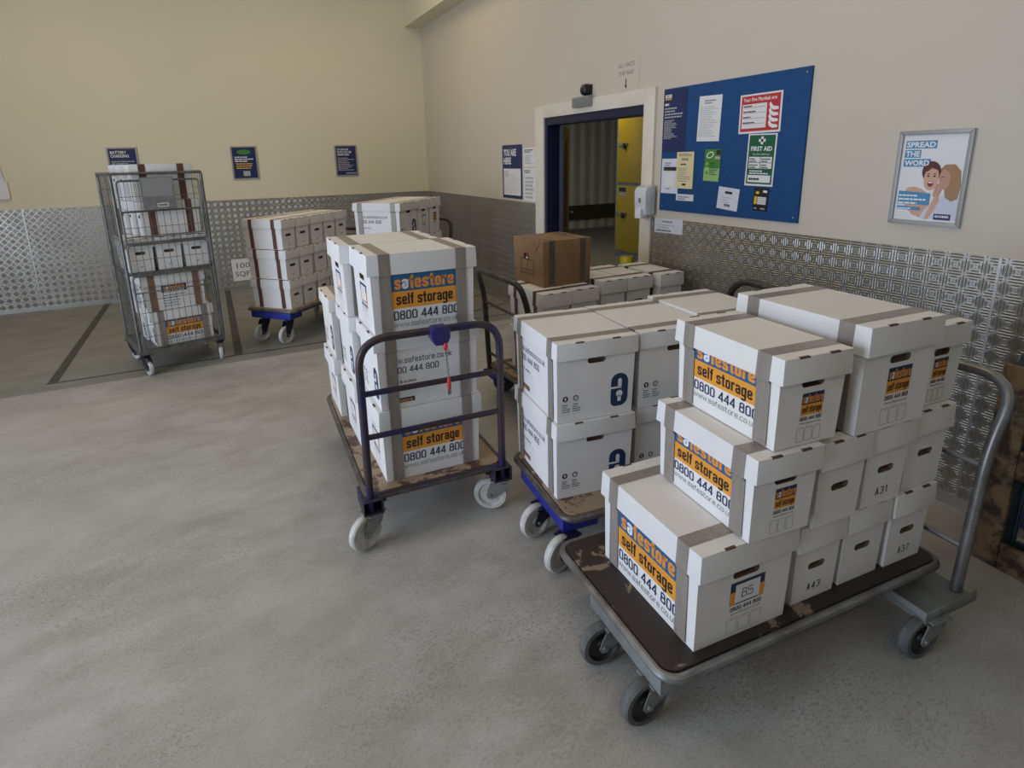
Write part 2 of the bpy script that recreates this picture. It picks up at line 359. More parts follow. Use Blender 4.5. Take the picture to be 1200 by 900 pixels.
def glyph(ch, W, t):
    """centre lines of a plain grotesque letter, x-height 1; returns (closed, points, corner radius) strokes"""
    a, b = t/2, W-t/2; top = 1-t/2; bot = t/2; r = min(.34, (W-t)*.55); A = 1.36
    G = {
     'o': [(1, [(a, bot), (b, bot), (b, top), (a, top)], r)],
     's': [(0, [(b, .68), (b, top), (a, top), (a, .56), (b, .44), (b, bot), (a, bot), (a, .32)], r*.8)],
     'e': [(0, [(a, .48), (b, .48), (b, top), (a, top), (a, bot), (b, bot), (b, .30)], r*.9)],
     'a': [(0, [(a, .70), (a, top), (b, top), (b, 0)], r*.9), (0, [(b, .54), (a, .50), (a, bot), (b, bot)], r*.7)],
     'f': [(0, [(a+.10, 0), (a+.10, A-t/2), (W, A-t/2)], r), (0, [(-.02, 1-t*.42), (W*.95, 1-t*.42)], 0)],
     't': [(0, [(a+.08, A-.06), (a+.08, bot), (W, bot)], r), (0, [(-.04, 1-t*.42), (W, 1-t*.42)], 0)],
     'r': [(0, [(a, 0), (a, 1)], 0), (0, [(a, .60), (a, top), (W, top)], r)],
     'l': [(0, [(a, 0), (a, A)], 0)],
     'g': [(1, [(a, bot), (b, bot), (b, top), (a, top)], r), (0, [(b, 1), (b, -.36), (a, -.36), (a, -.22)], r)],
     'c': [(0, [(b, .68), (b, top), (a, top), (a, bot), (b, bot), (b, .32)], r)],
     'u': [(0, [(a, 1), (a, bot), (b, bot), (b, 1)], r)], 'k': [(0, [(a, 0), (a, A)], 0), (0, [(a, .42), (b, 1)], 0), (0, [(a+.15, .5), (b, 0)], 0)],
     'w': [(0, [(0, 1), (W*.27, .03), (W*.5, .95), (W*.73, .03), (W, 1)], 0)], '.': [(0, [(a, 0), (a, t*1.1)], 0)],
     'i': [(0, [(a, 0), (a, 1)], 0), (0, [(a, 1.15), (a, A)], 0)], 'v': [(0, [(a*.5, 1), (W/2, .03), (W-a*.5, 1)], 0)],
     'h': [(0, [(a, 0), (a, A)], 0), (0, [(a, top), (b, top), (b, 0)], r)], '&': [(1, [(a, bot), (b, bot), (b*.8, .6), (a, .6)], r), (1, [(a, .6), (b*.8, .6), (b*.8, A), (a, A)], r)],
     'n': [(0, [(a, 0), (a, 1)], 0), (0, [(a, .8), (a, top), (b, top), (b, 0)], r)],
     'd': [(0, [(b, A), (b, 0)], 0), (1, [(a, bot), (b, bot), (b, top), (a, top)], r)],
     '0': [(1, [(a, bot), (b, bot), (b, top), (a, top)], (W-t)*.5)],
     '8': [(1, [(a, bot), (b, bot), (b, .53), (a, .53)], (W-t)*.42), (1, [(a+.02, .53), (b-.02, .53), (b-.02, top), (a+.02, top)], (W-t)*.42)],
     '4': [(0, [(W*.74, 0), (W*.74, 1)], 0), (0, [(W*.74, 1-t*.3), (t*.35, .28), (W, .28)], 0)],
     '1': [(0, [(W*.25, .78), (W*.6, 1), (W*.6, 0)], .02)], '3': [(0, [(a, .85), (a, top), (b, top), (b, .55), (W*.45, .53)], r), (0, [(W*.45, .53), (b, .53), (b, bot), (a, bot), (a, .18)], r)],
     '5': [(0, [(b, top), (a, top), (a, .56), (b, .60), (b, bot), (a, bot), (a, .15)], .1)], '7': [(0, [(a, top), (b, top), (W*.4, 0)], .03)],
     'A': [(0, [(a, 0), (W/2, 1), (b, 0)], .02), (0, [(W*.2, .36), (W*.8, .36)], 0)],
     'B': [(0, [(a, 0), (a, 1)], 0), (0, [(a, top), (b, top), (b, .53), (a, .53)], r*.8), (0, [(a, .53), (b, .53), (b, bot), (a, bot)], r*.8)],
    }
    return G[ch]
def stext(b, body, fr, u, v, xh, h, mt, fit, wr=.62, t=.26, gap=.10, align='l', rot180=False):
    """a line of stroke letters xh high, condensed or stretched to the width fit"""
    wd = {'l': t, 'i': t, '.': t, 'f': wr*.66, 't': wr*.66, 'r': wr*.72, 'w': wr*1.45, '1': wr*.75, ' ': wr*.45}
    tot = sum(wd.get(c, wr) for c in body)+gap*(len(body)-1); k = fit/tot; x = 0
    ou = {'l': 0, 'c': -fit/2, 'r': -fit}[align]
    for c in body:
        W = wd.get(c, wr)
        if c != ' ':
            for cl, pts, r in glyph(c, W, t):
                P = [Vector((p[0], p[1], 0)) for p in pts]
                if cl: mid = (P[0]+P[1])/2; P = fillet([mid]+P[1:]+[P[0], mid], r, 5); P = P[:-1]
                elif r: P = fillet(P, r, 5)
                n = len(P); L_, Rr = [], []
                for i in range(n):
                    if cl: d0, d1 = (P[i]-P[i-1]), (P[(i+1) % n]-P[i])
                    else: d0 = P[i]-P[i-1] if i else P[1]-P[0]; d1 = P[i+1]-P[i] if i < n-1 else P[i]-P[i-1]
                    if d0.length < 1e-7: d0 = d1
                    if d1.length < 1e-7: d1 = d0
                    n0 = Vector((-d0.y, d0.x, 0)).normalized(); n1 = Vector((-d1.y, d1.x, 0)).normalized(); m_ = n0+n1
                    m_ = m_.normalized() if m_.length > 1e-6 else n0
                    q = m_*(t/2/max(m_.dot(n0), .45)); L_.append(P[i]+q); Rr.append(P[i]-q)
                if rot180: L_ = [Vector((W-p.x, 1-p.y, 0)) for p in L_]; Rr = [Vector((W-p.x, 1-p.y, 0)) for p in Rr]
                vs = [fr.p(u+ou+(x+p.x)*k, v+p.y*xh, h) for p in L_+Rr]
                b.add(vs, [(i, (i+1) % n, n+(i+1) % n, n+i) for i in range(n if cl else n-1)], mt)
        x += W+gap
def arc(cx, cy, r, a0, a1, n): return [(cx+r*math.cos(R(a0+(a1-a0)*i/n)), cy+r*math.sin(R(a0+(a1-a0)*i/n))) for i in range(n+1)]
def rrect(x0, x1, y0, y1, r, n=5):
    return arc(x1-r, y0+r, r, -90, 0, n)+arc(x1-r, y1-r, r, 0, 90, n)+arc(x0+r, y1-r, r, 90, 180, n)+arc(x0+r, y0+r, r, 180, 270, n)
def ell(cx, cy, rx, ry, n=20, rot=0):
    c, s_ = math.cos(R(rot)), math.sin(R(rot))
    return [(cx+rx*math.cos(2*math.pi*i/n)*c-ry*math.sin(2*math.pi*i/n)*s_, cy+rx*math.cos(2*math.pi*i/n)*s_+ry*math.sin(2*math.pi*i/n)*c) for i in range(n)]
def fillet(pts, r, n=6):
    pts = [Vector(p) for p in pts]; out = [pts[0]]
    for i in range(1, len(pts)-1):
        a, b, c = pts[i-1], pts[i], pts[i+1]; rr = r[i-1] if isinstance(r, (list, tuple)) else r
        d1 = (a-b); d2 = (c-b); k = min(rr, d1.length*0.48, d2.length*0.48)
        p0 = b+d1.normalized()*k; p1 = b+d2.normalized()*k
        for j in range(n+1):
            t = j/n; out.append(p0*(1-t)**2+b*2*t*(1-t)+p1*t*t)
    out.append(pts[-1]); return out
def thing(name, label, cat, loc=(0, 0, 0), rz=0.0, group=None):
    o = bpy.data.objects.new(name, None); COL.objects.link(o); o.empty_display_size = 0.1
    o.location = loc; o.rotation_euler = (0, 0, rz); o['label'] = label; o['category'] = cat
    if group: o['group'] = group
    return o
def struct(o): o['kind'] = 'structure'; return o
WX = Fr((0, 0, 0), (0, -1, 0), (0, 0, 1))        # right wall: u runs towards the camera
WY = Fr((0, 0, 0), (1, 0, 0), (0, 0, 1))         # back wall: u runs to the right

# ------------------------------------------------------------------ room shell
CE = 4.5; XL = -7.6; YF = -13.0
def sbox(name, x0, x1, y0, y1, z0, z1, mt, more=()):
    b = MB(); b.box(x0, x1, y0, y1, z0, z1, mt)
    for q in more: b.box(*q, mt)
    return struct(b.build(name, smooth=0))
sbox('floor', XL-.3, 0.0, YF-.2, 0.15, -0.12, 0, 'floor')
sbox('wall_back', XL-.3, 0.15, 0, 0.15, 0, CE, 'wall')
sbox('wall_right', 0, 0.15, YF, -5.0, 0, CE, 'wallr', [(0, 0.15, -3.46, 0.0, 0, CE), (0, 0.15, -5.0, -3.46, 2.10, CE)])
sbox('wall_left', XL-.15, XL, YF, -9.1, 0, CE, 'wall', [(XL-.15, XL, -4.9, 0, 0, CE), (XL-.15, XL, -9.1, -4.9, 3.5, CE)])
sbox('wall_front', XL-.3, 0.15, YF-.15, YF, 0, CE, 'greysteel')  # unseen wall behind the camera, made dark to cut bounced fill light
sbox('ceiling', XL-.3, 0.3, YF-.2, 0.3, CE, CE+.12, 'ceil')
sbox('trim_1', -0.245, 0.0, YF, 0.0, 3.53, CE, 'wall')                    # boxed-in duct along the right wall
ZP = 1.22
sbox('trim_2', XL, -0.004, -0.004, 0, 0.0, ZP, 'tread')
sbox('trim_3', -0.004, 0, -3.33, -0.004, 0.0, ZP, 'tread')
sbox('trim_4', -0.004, 0, YF, -5.09, 0.0, ZP, 'tread')
b = MB()
for y in (-7.318, -9.76): b.box(-0.0065, -0.004, y-.006, y+.006, 0.06, ZP, 'alu')
b.box(-0.009, -0.004, YF, -5.09, 0.0, 0.06, 'alu'); b.box(-0.009, -0.004, -3.33, -0.01, 0.0, 0.05, 'alu')
struct(b.build('trim_5', smooth=0))
b = MB()
for x in (-5.02, -2.58): b.box(x-.006, x+.006, -0.0065, -0.004, 0.05, ZP, 'alu')
b.box(XL, -0.01, -0.009, -0.004, 0, 0.05, 'alu')
struct(b.build('trim_6', smooth=0))
# painted bays and floor lines
sbox('trim_7', XL, -0.01, -3.25, -0.01, 0.0, 0.0012, 'bay')
b = MB()
for x in (-4.36, -2.98, -1.6): b.box(x-.035, x+.035, -3.05, -0.02, 0.0012, 0.002, 'line')
b.box(-4.40, -0.05, -3.075, -3.05, 0.0012, 0.002, 'line')
for (x0, y0, x1, y1) in ((-.75, -2.33, -.02, -2.03), (-.75, -2.83, -.02, -2.62)):
    d = Vector((x1-x0, y1-y0, 0)).normalized(); n_ = Vector((-d.y, d.x, 0))*.018
    a, c = Vector((x0, y0, .0016)), Vector((x1, y1, .0016))
    b.add([a-n_, c-n_, c+n_, a+n_], [(0, 1, 2, 3)], 'line')
struct(b.build('trim_8', smooth=0))

# ------------------------------------------------------------------ doorway
b = MB()
b.box(-0.022, 0, -3.49, -3.327, 0, 2.17, 'white'); b.box(-0.022, 0, -5.088, -4.965, 0, 2.17, 'white')
b.box(-0.022, 0, -4.965, -3.49, 2.055, 2.17, 'white')
struct(b.build('trim_9', bevel=0.004))
b = MB()
b.box(-0.004, 0.16, -3.535, -3.49, 0, 2.055, 'nearblue'); b.box(-0.004, 0.16, -4.965, -4.945, 0, 2.055, 'nearblue')
b.box(-0.004, 0.16, -4.945, -3.535, 1.985, 2.055, 'nearblue')
struct(b.build('trim_10', bevel=0.003))
ang = math.atan2(0.575, 0.45)
rt = Matrix.Translation((0.15, -3.545, 0)) @ Matrix.Rotation(ang, 4, 'Z')
b = MB()
b.box(0, .30, -.02, .02, 0.01, 1.98, 'nearblue', rot=rt); b.box(.38, .70, -.02, .02, 0.01, 1.98, 'nearblue', rot=rt)
b.box(.30, .38, -.02, .02, 0.01, .95, 'nearblue', rot=rt); b.box(.30, .38, -.02, .02, 1.85, 1.98, 'nearblue', rot=rt)
dr = struct(b.build('door_1', smooth=0))
b = MB(); b.box(.302, .378, -.004, .004, .952, 1.848, 'paper', rot=rt); b.build('vision_panel', dr, smooth=0)
b = MB(); b.box(.60, .655, -.026, -.02, .95, 1.2, 'galv', rot=rt)
b.tube([rt @ Vector(p) for p in fillet([(.63, -.026, 1.08), (.63, -.07, 1.08), (.53, -.07, 1.08)], .02)], .009, 'galv'); b.build('door_handle', dr)

# corridor behind the door
sbox('trim_11', 0.0, 6.2, -5.6, 2.5, -0.12, 0.0, 'corfloor')
sbox('trim_12', 0.15, 6.2, -5.6, 2.5, 2.75, 2.85, 'ceil')
b = MB()
n = 90; x0, x1 = 0.15, 6.2; vs = []
for i in range(n+1):
    x = x0+(x1-x0)*i/n; y = 2.28+(0.0 if (i//1) % 4 in (0, 1) else 0.03); vs += [(x, y, 0), (x, y, 2.75)]
b.add(vs, [(2*i, 2*i+2, 2*i+3, 2*i+1) for i in range(n)], 'corr')
b.box(x0, x1, 2.255, 2.275, 0.30, 0.62, 'corrdark'); b.box(x0, x1, 2.262, 2.278, 0.0, 0.10, 'alu')
struct(b.build('wall_corridor', smooth=0))
sbox('wall_far', 6.2, 6.3, -5.6, 2.5, 0, 2.85, 'corr')
sbox('wall_end', 0.15, 6.2, -5.7, -5.6, 0, 2.85, 'corr')
t = thing('storage_locker', 'yellow two-tier storage locker doors seen through the open doorway', 'locker', (3.12, -0.6, 0))
b = MB(); b.box(0, 1.5, -3.2, 0, 0.0, 2.7, 'greysteel'); b.build('locker_body', t, smooth=0)
for k in range(3):
    for z0, z1 in ((0.12, 1.20), (1.25, 2.52)):
        b = MB(); y1 = -0.06-k*1.05; b.box(-0.025, 0, y1-1.0, y1, z0, z1, 'yellow'); d = b.build('locker_door', t, bevel=0.004)
        b = MB(); zc = (z0+z1)/2+.08 if z0 < 1 else (z0+z1)/2-.03
        b.box(-0.045, -0.025, y1-.26, y1-.02, zc-.02, zc+.02, 'greysteel'); b.box(-0.06, -0.04, y1-.22, y1-.17, zc-.07, zc+.02, 'black'); b.build('hasp', d)
        b = MB(); b.box(-0.027, -0.025, y1-.24, y1-.06, z1-.10, z1-.03, 'black' if z0 < 1 else 'pfaint')
        if z0 < 1: b.box(-0.027, -0.025, y1-.24, y1-.06, z1-.17, z1-.11, 'pfaint')
        b.build('number_plate', d, smooth=0)
t = thing('bollard', 'short yellow bollard just inside the open doorway', 'bollard', (1.08, -3.47, 0))
b = MB(); b.lathe([(0, 0), (.09, 0), (.09, .012), (.055, .016), (.055, .50), (.075, .51), (.078, .565), (.07, .585), (0, .59)], (0, 0, 0), (0, 0, 1), 'yellowcap', 20); b.build('post', t)
b = MB(); b.lathe([(.056, .2), (.057, .2), (.057, .3), (.056, .3)], (0, 0, 0), (0, 0, 1), 'black', 20); b.build('band', t)
cl = bpy.data.lights.new('corridor_lamp', 'AREA'); cl.shape = 'RECTANGLE'; cl.size = 2.0; cl.size_y = 0.2; cl.energy = 14; cl.color = (1.0, 0.88, 0.60)
co_ = bpy.data.objects.new('corridor_lamp', cl); COL.objects.link(co_); co_.location = (2.2, -0.6, 2.70)

# ceiling lamps (out of the frame, they light the hall)
for i, (x, y) in enumerate(((-1.6, -2.2), (-4.6, -2.2), (-1.8, -6.2), (-5.0, -6.2), (-3.2, -10.2))):
    t = thing('ceiling_light', 'long fluorescent ceiling light above the hall floor', 'ceiling light', (x, y, 4.3), 0, 'fluorescent ceiling lights')
    b = MB(); b.box(-.75, .75, -.07, .07, .06, .2, 'white'); b.build('housing', t, bevel=.006)
    b = MB(); b.prism([(-.06, .06), (.06, .06), (.05, .01), (.02, -.01), (-.02, -.01), (-.05, .01)], Fr((-.72, 0, 0), (0, 1, 0), (0, 0, 1)), 0, 1.44, 'lampglow'); b.build('diffuser', t)
    l = bpy.data.lights.new('lamp', 'AREA'); l.shape = 'RECTANGLE'; l.size = 1.4; l.size_y = .14; l.energy = LAMP_POWER if y > -4 else LAMP_DIM; l.color = LAMP_COLOR
    o = bpy.data.objects.new('lamp', l); COL.objects.link(o); o.parent = t; o.location = (0, 0, -.03)

# ------------------------------------------------------------------ archive boxes
def text_lines(b, fr, u0, u1, v1, v0, n, h, mt, seed=0, lh=0.5):
    rr = random.Random(seed); dv = (v1-v0)/n
    for i in range(n):
        v = v1-dv*(i+1); u = u0
        end = u0+(u1-u0)*rr.uniform(.55, 1.0)
        while u < end:
            wl = min(rr.uniform(.08, .2)*(u1-u0), end-u); b.rect(fr, u, u+wl, v, v+dv*lh, h, mt); u += wl+.025*(u1-u0)

def safestore_word(b, fr, u, v, wd, ht, h):
    kw = dict(wr=.60, t=.25, gap=.075)
    stext(b, 's', fr, u, v, ht, h, 'porangetext', wd*.108, **kw)
    stext(b, 'e', fr, u+wd*.122, v, ht, h, 'pwhite', wd*.108, rot180=True, **kw)      # second letter: an upside-down e in white
    stext(b, 'festore', fr, u+wd*.245, v, ht, h, 'porangetext', wd*.755, **kw)

def side_print_s(b, fr, H, lid, L, up=0.0):
    """blue and orange storage company print for a long side; fr origin at bottom centre"""
    hw = .147*L/.47; z = lambda k: H*(1-k+up); h = .0006
    b.rect(fr, -hw, hw, z(.475), z(.24), h, 'pblue')
    b.rect(fr, -hw, hw, z(.69), z(.475), h, 'porange')
    safestore_word(b, fr, -hw*.90, z(.448), hw*1.84, H*.125, h*2)
    stext(b, 'self storage', fr, -hw*.87, z(.645), H*.105, h*2, 'pblack', hw*1.76, wr=.62, t=.22, gap=.10)
    stext(b, '0800 444 800', fr, -hw*.97, z(.835), H*.115, h*2, 'pdark', hw*2.03, wr=.55, t=.135, gap=.10)
    stext(b, 'www.safestore.co.uk', fr, -hw*.97, z(.93), H*.050, h*2, 'pgrey', hw*2.03, wr=.80, t=.12, gap=.22)

def side_print_a(b, fr, H, lid):
    z = lambda k: H*(1-k); h = .0006
    stext(b, 'www.safestore.co.uk', fr, -.19, z(.40), H*.058, h, 'pdark', .30, wr=.78, t=.17, gap=.20)
    stext(b, '0800 444 800', fr, -.19, z(.53), H*.085, h, 'pdark', .235, wr=.55, t=.13, gap=.10)
    b.text('active & archive', fr, -.19, z(.665), H*.040, h, 'pblack', fit=.125, bold=.012)
    for k, w_ in ((.69, .17), (.745, .10)): b.rect(fr, -.19, -.19+w_, z(k)-.0012, z(k), h, 'pgrey')
    b.rect(fr, -.19, -.02, z(.80)-.001, z(.80), h, 'pfaint')
    b.rect(fr, -.19, -.075, z(.93), z(.865), h, 'pdark'); b.text('safestore', fr, -.185, z(.92), H*.05, h*2, 'porangetext', fit=.10, bold=.02)

def end_print_s(b, fr, W, H, kind):
    z = lambda k: H*(1-k); h = .0006; hw = W*.165; c = W*.03
    if kind == 'plain logo' or kind == 'logo':
        b.rect(fr, c-hw, c+hw, z(.545), z(.42), h, 'pnavy'); b.rect(fr, c-hw, c+hw, z(.665), z(.545), h, 'porange')
        safestore_word(b, fr, c-hw*.92, z(.53), hw*1.86, H*.07, h*2)
        stext(b, 'self storage', fr, c-hw*.9, z(.637), H*.055, h*2, 'pblack', hw*1.8, wr=.62, t=.2)
    else:                                           # a white address card over the logo
        b.rect(fr, c-hw*1.1, c+hw*1.1, z(.66), z(.42), h, 'pnavy'); b.rect(fr, c-hw*1.1, c-hw*.7, z(.66), z(.52), h*1.5, 'porange'); b.rect(fr, c+hw*.75, c+hw*1.1, z(.66), z(.52), h*1.5, 'porange')
        b.rect(fr, c-hw*.78, c+hw*.8, z(.645), z(.45), h*2, 'pwhite')
        if kind == 'B5': stext(b, 'B5', fr, c, z(.60), H*.095, h*3, 'ink', hw*.72, wr=.6, t=.085, gap=.15, align='c')
        else:
            for q in range(3): b.rect(fr, c-hw*.5, c+hw*.3-q*.01, z(.5+q*.05), z(.488+q*.05), h*3, 'pfaint')
    stext(b, '0800 444 800', fr, c, z(.725), H*.043, h, 'pblack', hw*2.0, wr=.55, t=.16, gap=.12, align='c')
    b.text('www.safestore.co.uk', fr, c, z(.765), H*.028, h, 'pgrey', fit=hw*1.95, align='c')
    for q in range(3):
        u0 = c-W*.19+q*W*.128; r_ = [rrect(u0, u0+W*.112, z(.96), z(.80), .006), rrect(u0+.001, u0+W*.112-.001, z(.96)+.001, z(.80)-.001, .0055)]
        n = len(r_[0]); b.add([fr.p(*p, h) for p in r_[0]]+[fr.p(*p, h) for p in r_[1]], [(i, (i+1) % n, n+(i+1) % n, n+i) for i in range(n)], 'pgrey')
        b.rect(fr, u0+.012, u0+W*.112-.012, z(.815)-.0012, z(.815), h, 'pgrey')

def padlock(b, fr, u, v, w_, ht, h):
    out = arc(u+w_*.5, v+ht-w_*.5, w_*.5, 0, 90, 8)+arc(u+w_*.45, v+ht-w_*.45, w_*.45, 90, 180, 8)+[(u, v+ht*.60), (u, v+ht*.20)]+arc(u+w_*.3, v+w_*.3, w_*.3, 180, 270, 5)+arc(u+w_*.55, v+w_*.45, w_*.45, -90, 0, 8)
    b.flat(out, fr, h, 'pnavy')
    b.rect(fr, u-.0005, u+w_*.62, v+ht*.545, v+ht*.605, h*2, 'pwhite')
    b.flat(rrect(u+w_*.40, u+w_*.62, v+ht*.56, v+ht*.84, w_*.10), fr, h*2, 'pwhite')
    b.flat(ell(u+w_*.50, v+ht*.38, w_*.19, w_*.19), fr, h*2, 'pwhite'); b.rect(fr, u+w_*.40, u+w_*.60, v+ht*.15, v+ht*.34, h*2, 'pwhite')

def end_print_a(b, fr, W, H):
    z = lambda k: H*(1-k); h = .0006
    padlock(b, fr, W*.195, z(.895), W*.225, H*.425, h)
    for u in (-W*.385, -W*.255):
        b.flat(ell(u, z(.70), .0125, .0125), fr, h, 'pblack')
        if u < -W*.3:
            b.flat([(u-.007, z(.70)), (u, z(.70)+.008), (u+.007, z(.70))], fr, h*2, 'pwhite'); b.rect(fr, u-.002, u+.002, z(.70)-.008, z(.70), h*2, 'pwhite')
        else:
            for k in range(3):
                a = R(90+120*k); f2 = fr.at(u+.0055*math.cos(a), z(.70)+.0055*math.sin(a), 0, a); b.rect(f2, -.004, .002, -.0055, .0055, h*2, 'pwhite')
        text_lines(b, fr, u-.014, u+.024, z(.755), z(.87), 4, h, 'pgrey', 3)
        for k in (.745, .81, .90): b.rect(fr, u-.014, u+.026, z(k), z(k)+.0008, h, 'pfaint')

_bx = {}
def body_mesh(W, L, H, slot_z, slot_w, cm, fill, holes=(0, 1)):
    key = ('body', W, L, H, slot_z, slot_w, cm, fill)
    if key in _bx: return _bx[key]
    b = MB(); hx, hy = W/2, L/2; tp = .007; top = H-.004
    def P(x, y, z): k = 1-z/top; return (x*(1-tp*2/W*k), y*(1-tp*2/L*k), z)
    c = [P(-hx, -hy, 0), P(hx, -hy, 0), P(hx, hy, 0), P(-hx, hy, 0), P(-hx, -hy, top), P(hx, -hy, top), P(hx, hy, top), P(-hx, hy, top)]
    b.add(c, [(3, 2, 1, 0), (4, 5, 6, 7), (1, 2, 6, 5), (3, 0, 4, 7)], cm)
    # both ends with a cut hand hole
    for sgn in (-1, 1):
        sh = .0125; st = []
        n = 8
        for k in range(n+1): a = R(-90+180*k/n); st.append((slot_w/2-sh+sh*math.cos(a), slot_z+sh*math.sin(a)))
        for k in range(n+1): a = R(90+180*k/n); st.append((-slot_w/2+sh+sh*math.cos(a), slot_z+sh*math.sin(a)))
        N = len(st); ol = [(-hx, 0), (hx, 0), (hx, top), (-hx, top)]
        from mathutils.geometry import tessellate_polygon
        tri = tessellate_polygon([[Vector((u, v, 0)) for u, v in ol], [Vector((u, v, 0)) for u, v in reversed(st)]])
        allp = ol+list(reversed(st)); b.add([P(u, sgn*hy, v) for u, v in allp], [tuple(q) for q in tri], cm)
        vs = [(0, 0, 0)]*N+[P(u, sgn*hy, v) for (u, v) in st]
        for d_ in (.004, .018):
            for (u, v) in st: p = P(u, sgn*hy, v); vs.append((p[0], p[1]-sgn*d_, p[2]))
        o = N
        b.add(vs[N:2*N]+vs[2*N:3*N], [(i, (i+1) % N, N+(i+1) % N, N+i) for i in range(N)], 'inside')
        b.add(vs[2*N:3*N]+vs[3*N:], [(i, (i+1) % N, N+(i+1) % N, N+i) for i in range(N)], 'inside')
        b.add(vs[3*N:], [list(range(N))], fill)
    me = b.mesh('body', bevel=None, smooth=0)
    _bx[key] = me; return me
def lid_mesh(W, L, H, lid, cm):
    key = ('lid', W, L, H, lid, cm)
    if key in _bx: return _bx[key]
    b = MB(); hx, hy = W/2+.005, L/2+.012; z0 = H-lid; fl = .002
    def ring(x, y, z): return [(-x, -y, z), (x, -y, z), (x, y, z), (-x, y, z)]
    vs = ring(hx-.001, hy-.001, H)+ring(hx+fl, hy+fl, z0)+ring(hx+fl-.005, hy+fl-.005, z0)+ring(hx-.005, hy-.005, z0+.03)
    fs = [(0, 1, 2, 3)]
    for k in range(3):
        for i in range(4): fs.append((4*k+i, 4*k+(i+1) % 4, 4*k+4+(i+1) % 4, 4*k+4+i))
    b.add(vs, fs, cm)
    for sg in (-1, 1):
        for u in (-W*.23, W*.23):
            y0, y1 = sorted((sg*(hy-.0085), sg*(hy+.0002))); b.box(u-.019, u+.019, y0, y1, H-.004, H+.0004, 'slot')
    f = lambda e: len(e.link_faces) == 2 and all(p.material_index == 0 for p in e.link_faces) and e.calc_face_angle(0) > 1.2 and all(v.co.z > z0-.001 for v in e.verts) and any(max(abs(v.co.x)/hx, 0) > .999 for v in e.verts)
    me = b.mesh('lid', bevel=f, smooth=30); _bx[key] = me; return me
def tape_mesh(W, L, H, lid, y, mt, wd=.05, down=1.0, sag=0.0):
    key = ('tape', W, L, H, lid, y, mt, wd, down)
    if key in _bx: return _bx[key]
    b = MB(); a = W/2+.0012; c = W/2+.0080; zb = (H-lid)*(1-down)+.004
    pts = [(-a+.003, zb), (-a, H-lid-.012), (-c, H-lid-.001), (-c+.003, H+.0010), (c-.003, H+.0010), (c, H-lid-.001), (a, H-lid-.012), (a-.003, zb)]
    for j in (0, 1): pass
    n = len(pts); vs = [(x, y-wd/2, z) for x, z in pts]+[(x, y+wd/2, z) for x, z in pts]
    b.add(vs, [(i, i+1, n+i+1, n+i) for i in range(n-1)], mt)
    me = b.mesh('tape', smooth=0); _bx[key] = me; return me
def print_mesh(kind, W, L, H, lid, which=0):
    key = ('print', kind, W, L, H, lid, which)
    if key in _bx: return _bx[key]
    b = MB(); tp = .007
    FX = Fr((-W/2+tp*.55, 0, 0), (0, -1, 0), (0, 0, 1)); FX2 = Fr((W/2-tp*.55, 0, 0), (0, 1, 0), (0, 0, 1))
    # faces lean by the body's taper
    for f in (FX, FX2): f.v = Vector((-tp/H if f is FX else tp/H, 0, 1)); f.o = Vector((f.o.x-(tp*.5 if f is FX else -tp*.5)*-0.9, 0, 0)); f.n = f.u.cross(f.v).normalized()
    FY = Fr((0, -L/2+tp, 0), (1, 0, 0), (0, -tp/H, 1)); FY2 = Fr((0, L/2-tp, 0), (-1, 0, 0), (0, tp/H, 1))
    FXS, FYS = ((FX, FX2)[which],), ((FY, FY2)[which],)
    if kind in ('side s', 'side t'):
        for f in FXS: side_print_s(b, f, H, lid, L, .07 if kind == 'side t' else 0.0)
    elif kind == 'side a':
        for f in FXS: side_print_a(b, f, H, lid)
    elif kind == 'end a':
        for f in FYS: end_print_a(b, f, W, H)
    elif kind.startswith('end '):
        for f in FYS: end_print_s(b, f, W, H, kind[4:])
    elif kind.startswith('write '):
        stext(b, kind[6:], FY, W*.0, H*.12, H*.092, .0006, 'ink', .060, wr=.55, t=.135, gap=.22, align='c')
    elif kind == 'tiny':
        for f in FYS: b.rect(f, -.013, .013, H*.13, H*.17, .0006, 'pfaint')
    elif kind == 'list':
        for f in FXS:
            z = lambda k: H*(1-k)
            b.rect(f, -.10, .09, z(.50), z(.30), .0006, 'pnavy'); safestore_word(b, f, -.085, z(.42), .16, H*.075, .0012); stext(b, 'self storage', f, -.08, z(.485), H*.042, .0012, 'pwhite', .15, wr=.62, t=.2)
            text_lines(b, f, -.095, .11, z(.53), z(.90), 5, .0006, 'pgrey', 5, .3)
    me = b.mesh(kind.replace(' ', '_'), bevel='flat', smooth=0); _bx[key] = me; return me

SZ = {  # width, length, height, lid, hand hole height, hand hole width
    'L': (.356, .470, .350, .090, .232, .098), 'A': (.356, .470, .350, .074, .262, .085),
    'B': (.372, .485, .338, .090, .222, .105), 'M': (.238, .430, .274, .075, .186, .085), 'N': (.203, .440, .296, .088, .130, .078), 'C': (.270, .455, .300, .080, .205, .080)}
def archive_box(size, loc, rz, label, group, tape='tape', side=None, end=None, write=None, cm='card', fill='inside', tape_y=.172, down=1.0, tw=.05, name='archive_box'):
    W, L, H, lid, sz, sw = SZ[size] if isinstance(size, str) else size
    t = thing(name, label, 'box', loc, rz, group)
    link('body', body_mesh(W, L, H, sz, sw, cm, fill), t)
    link('lid', lid_mesh(W, L, H, lid, cm), t)
    if tape:
        for y in (-tape_y*L/.47, tape_y*L/.47): link('tape', tape_mesh(W, L, H, lid, y, tape, tw, down), t)
    for wh in (0, 1):
        if side: link('side_print', print_mesh('side '+side if side in 'sat' else side, W, L, H, lid, wh), t)
        if end: link('end_print', print_mesh('end '+end if end != 'tiny' else 'tiny', W, L, H, lid, wh), t)
    if write: o = link('handwriting', print_mesh('write '+write, W, L, H, lid), t); o['label'] = 'handwritten '+write
    return t
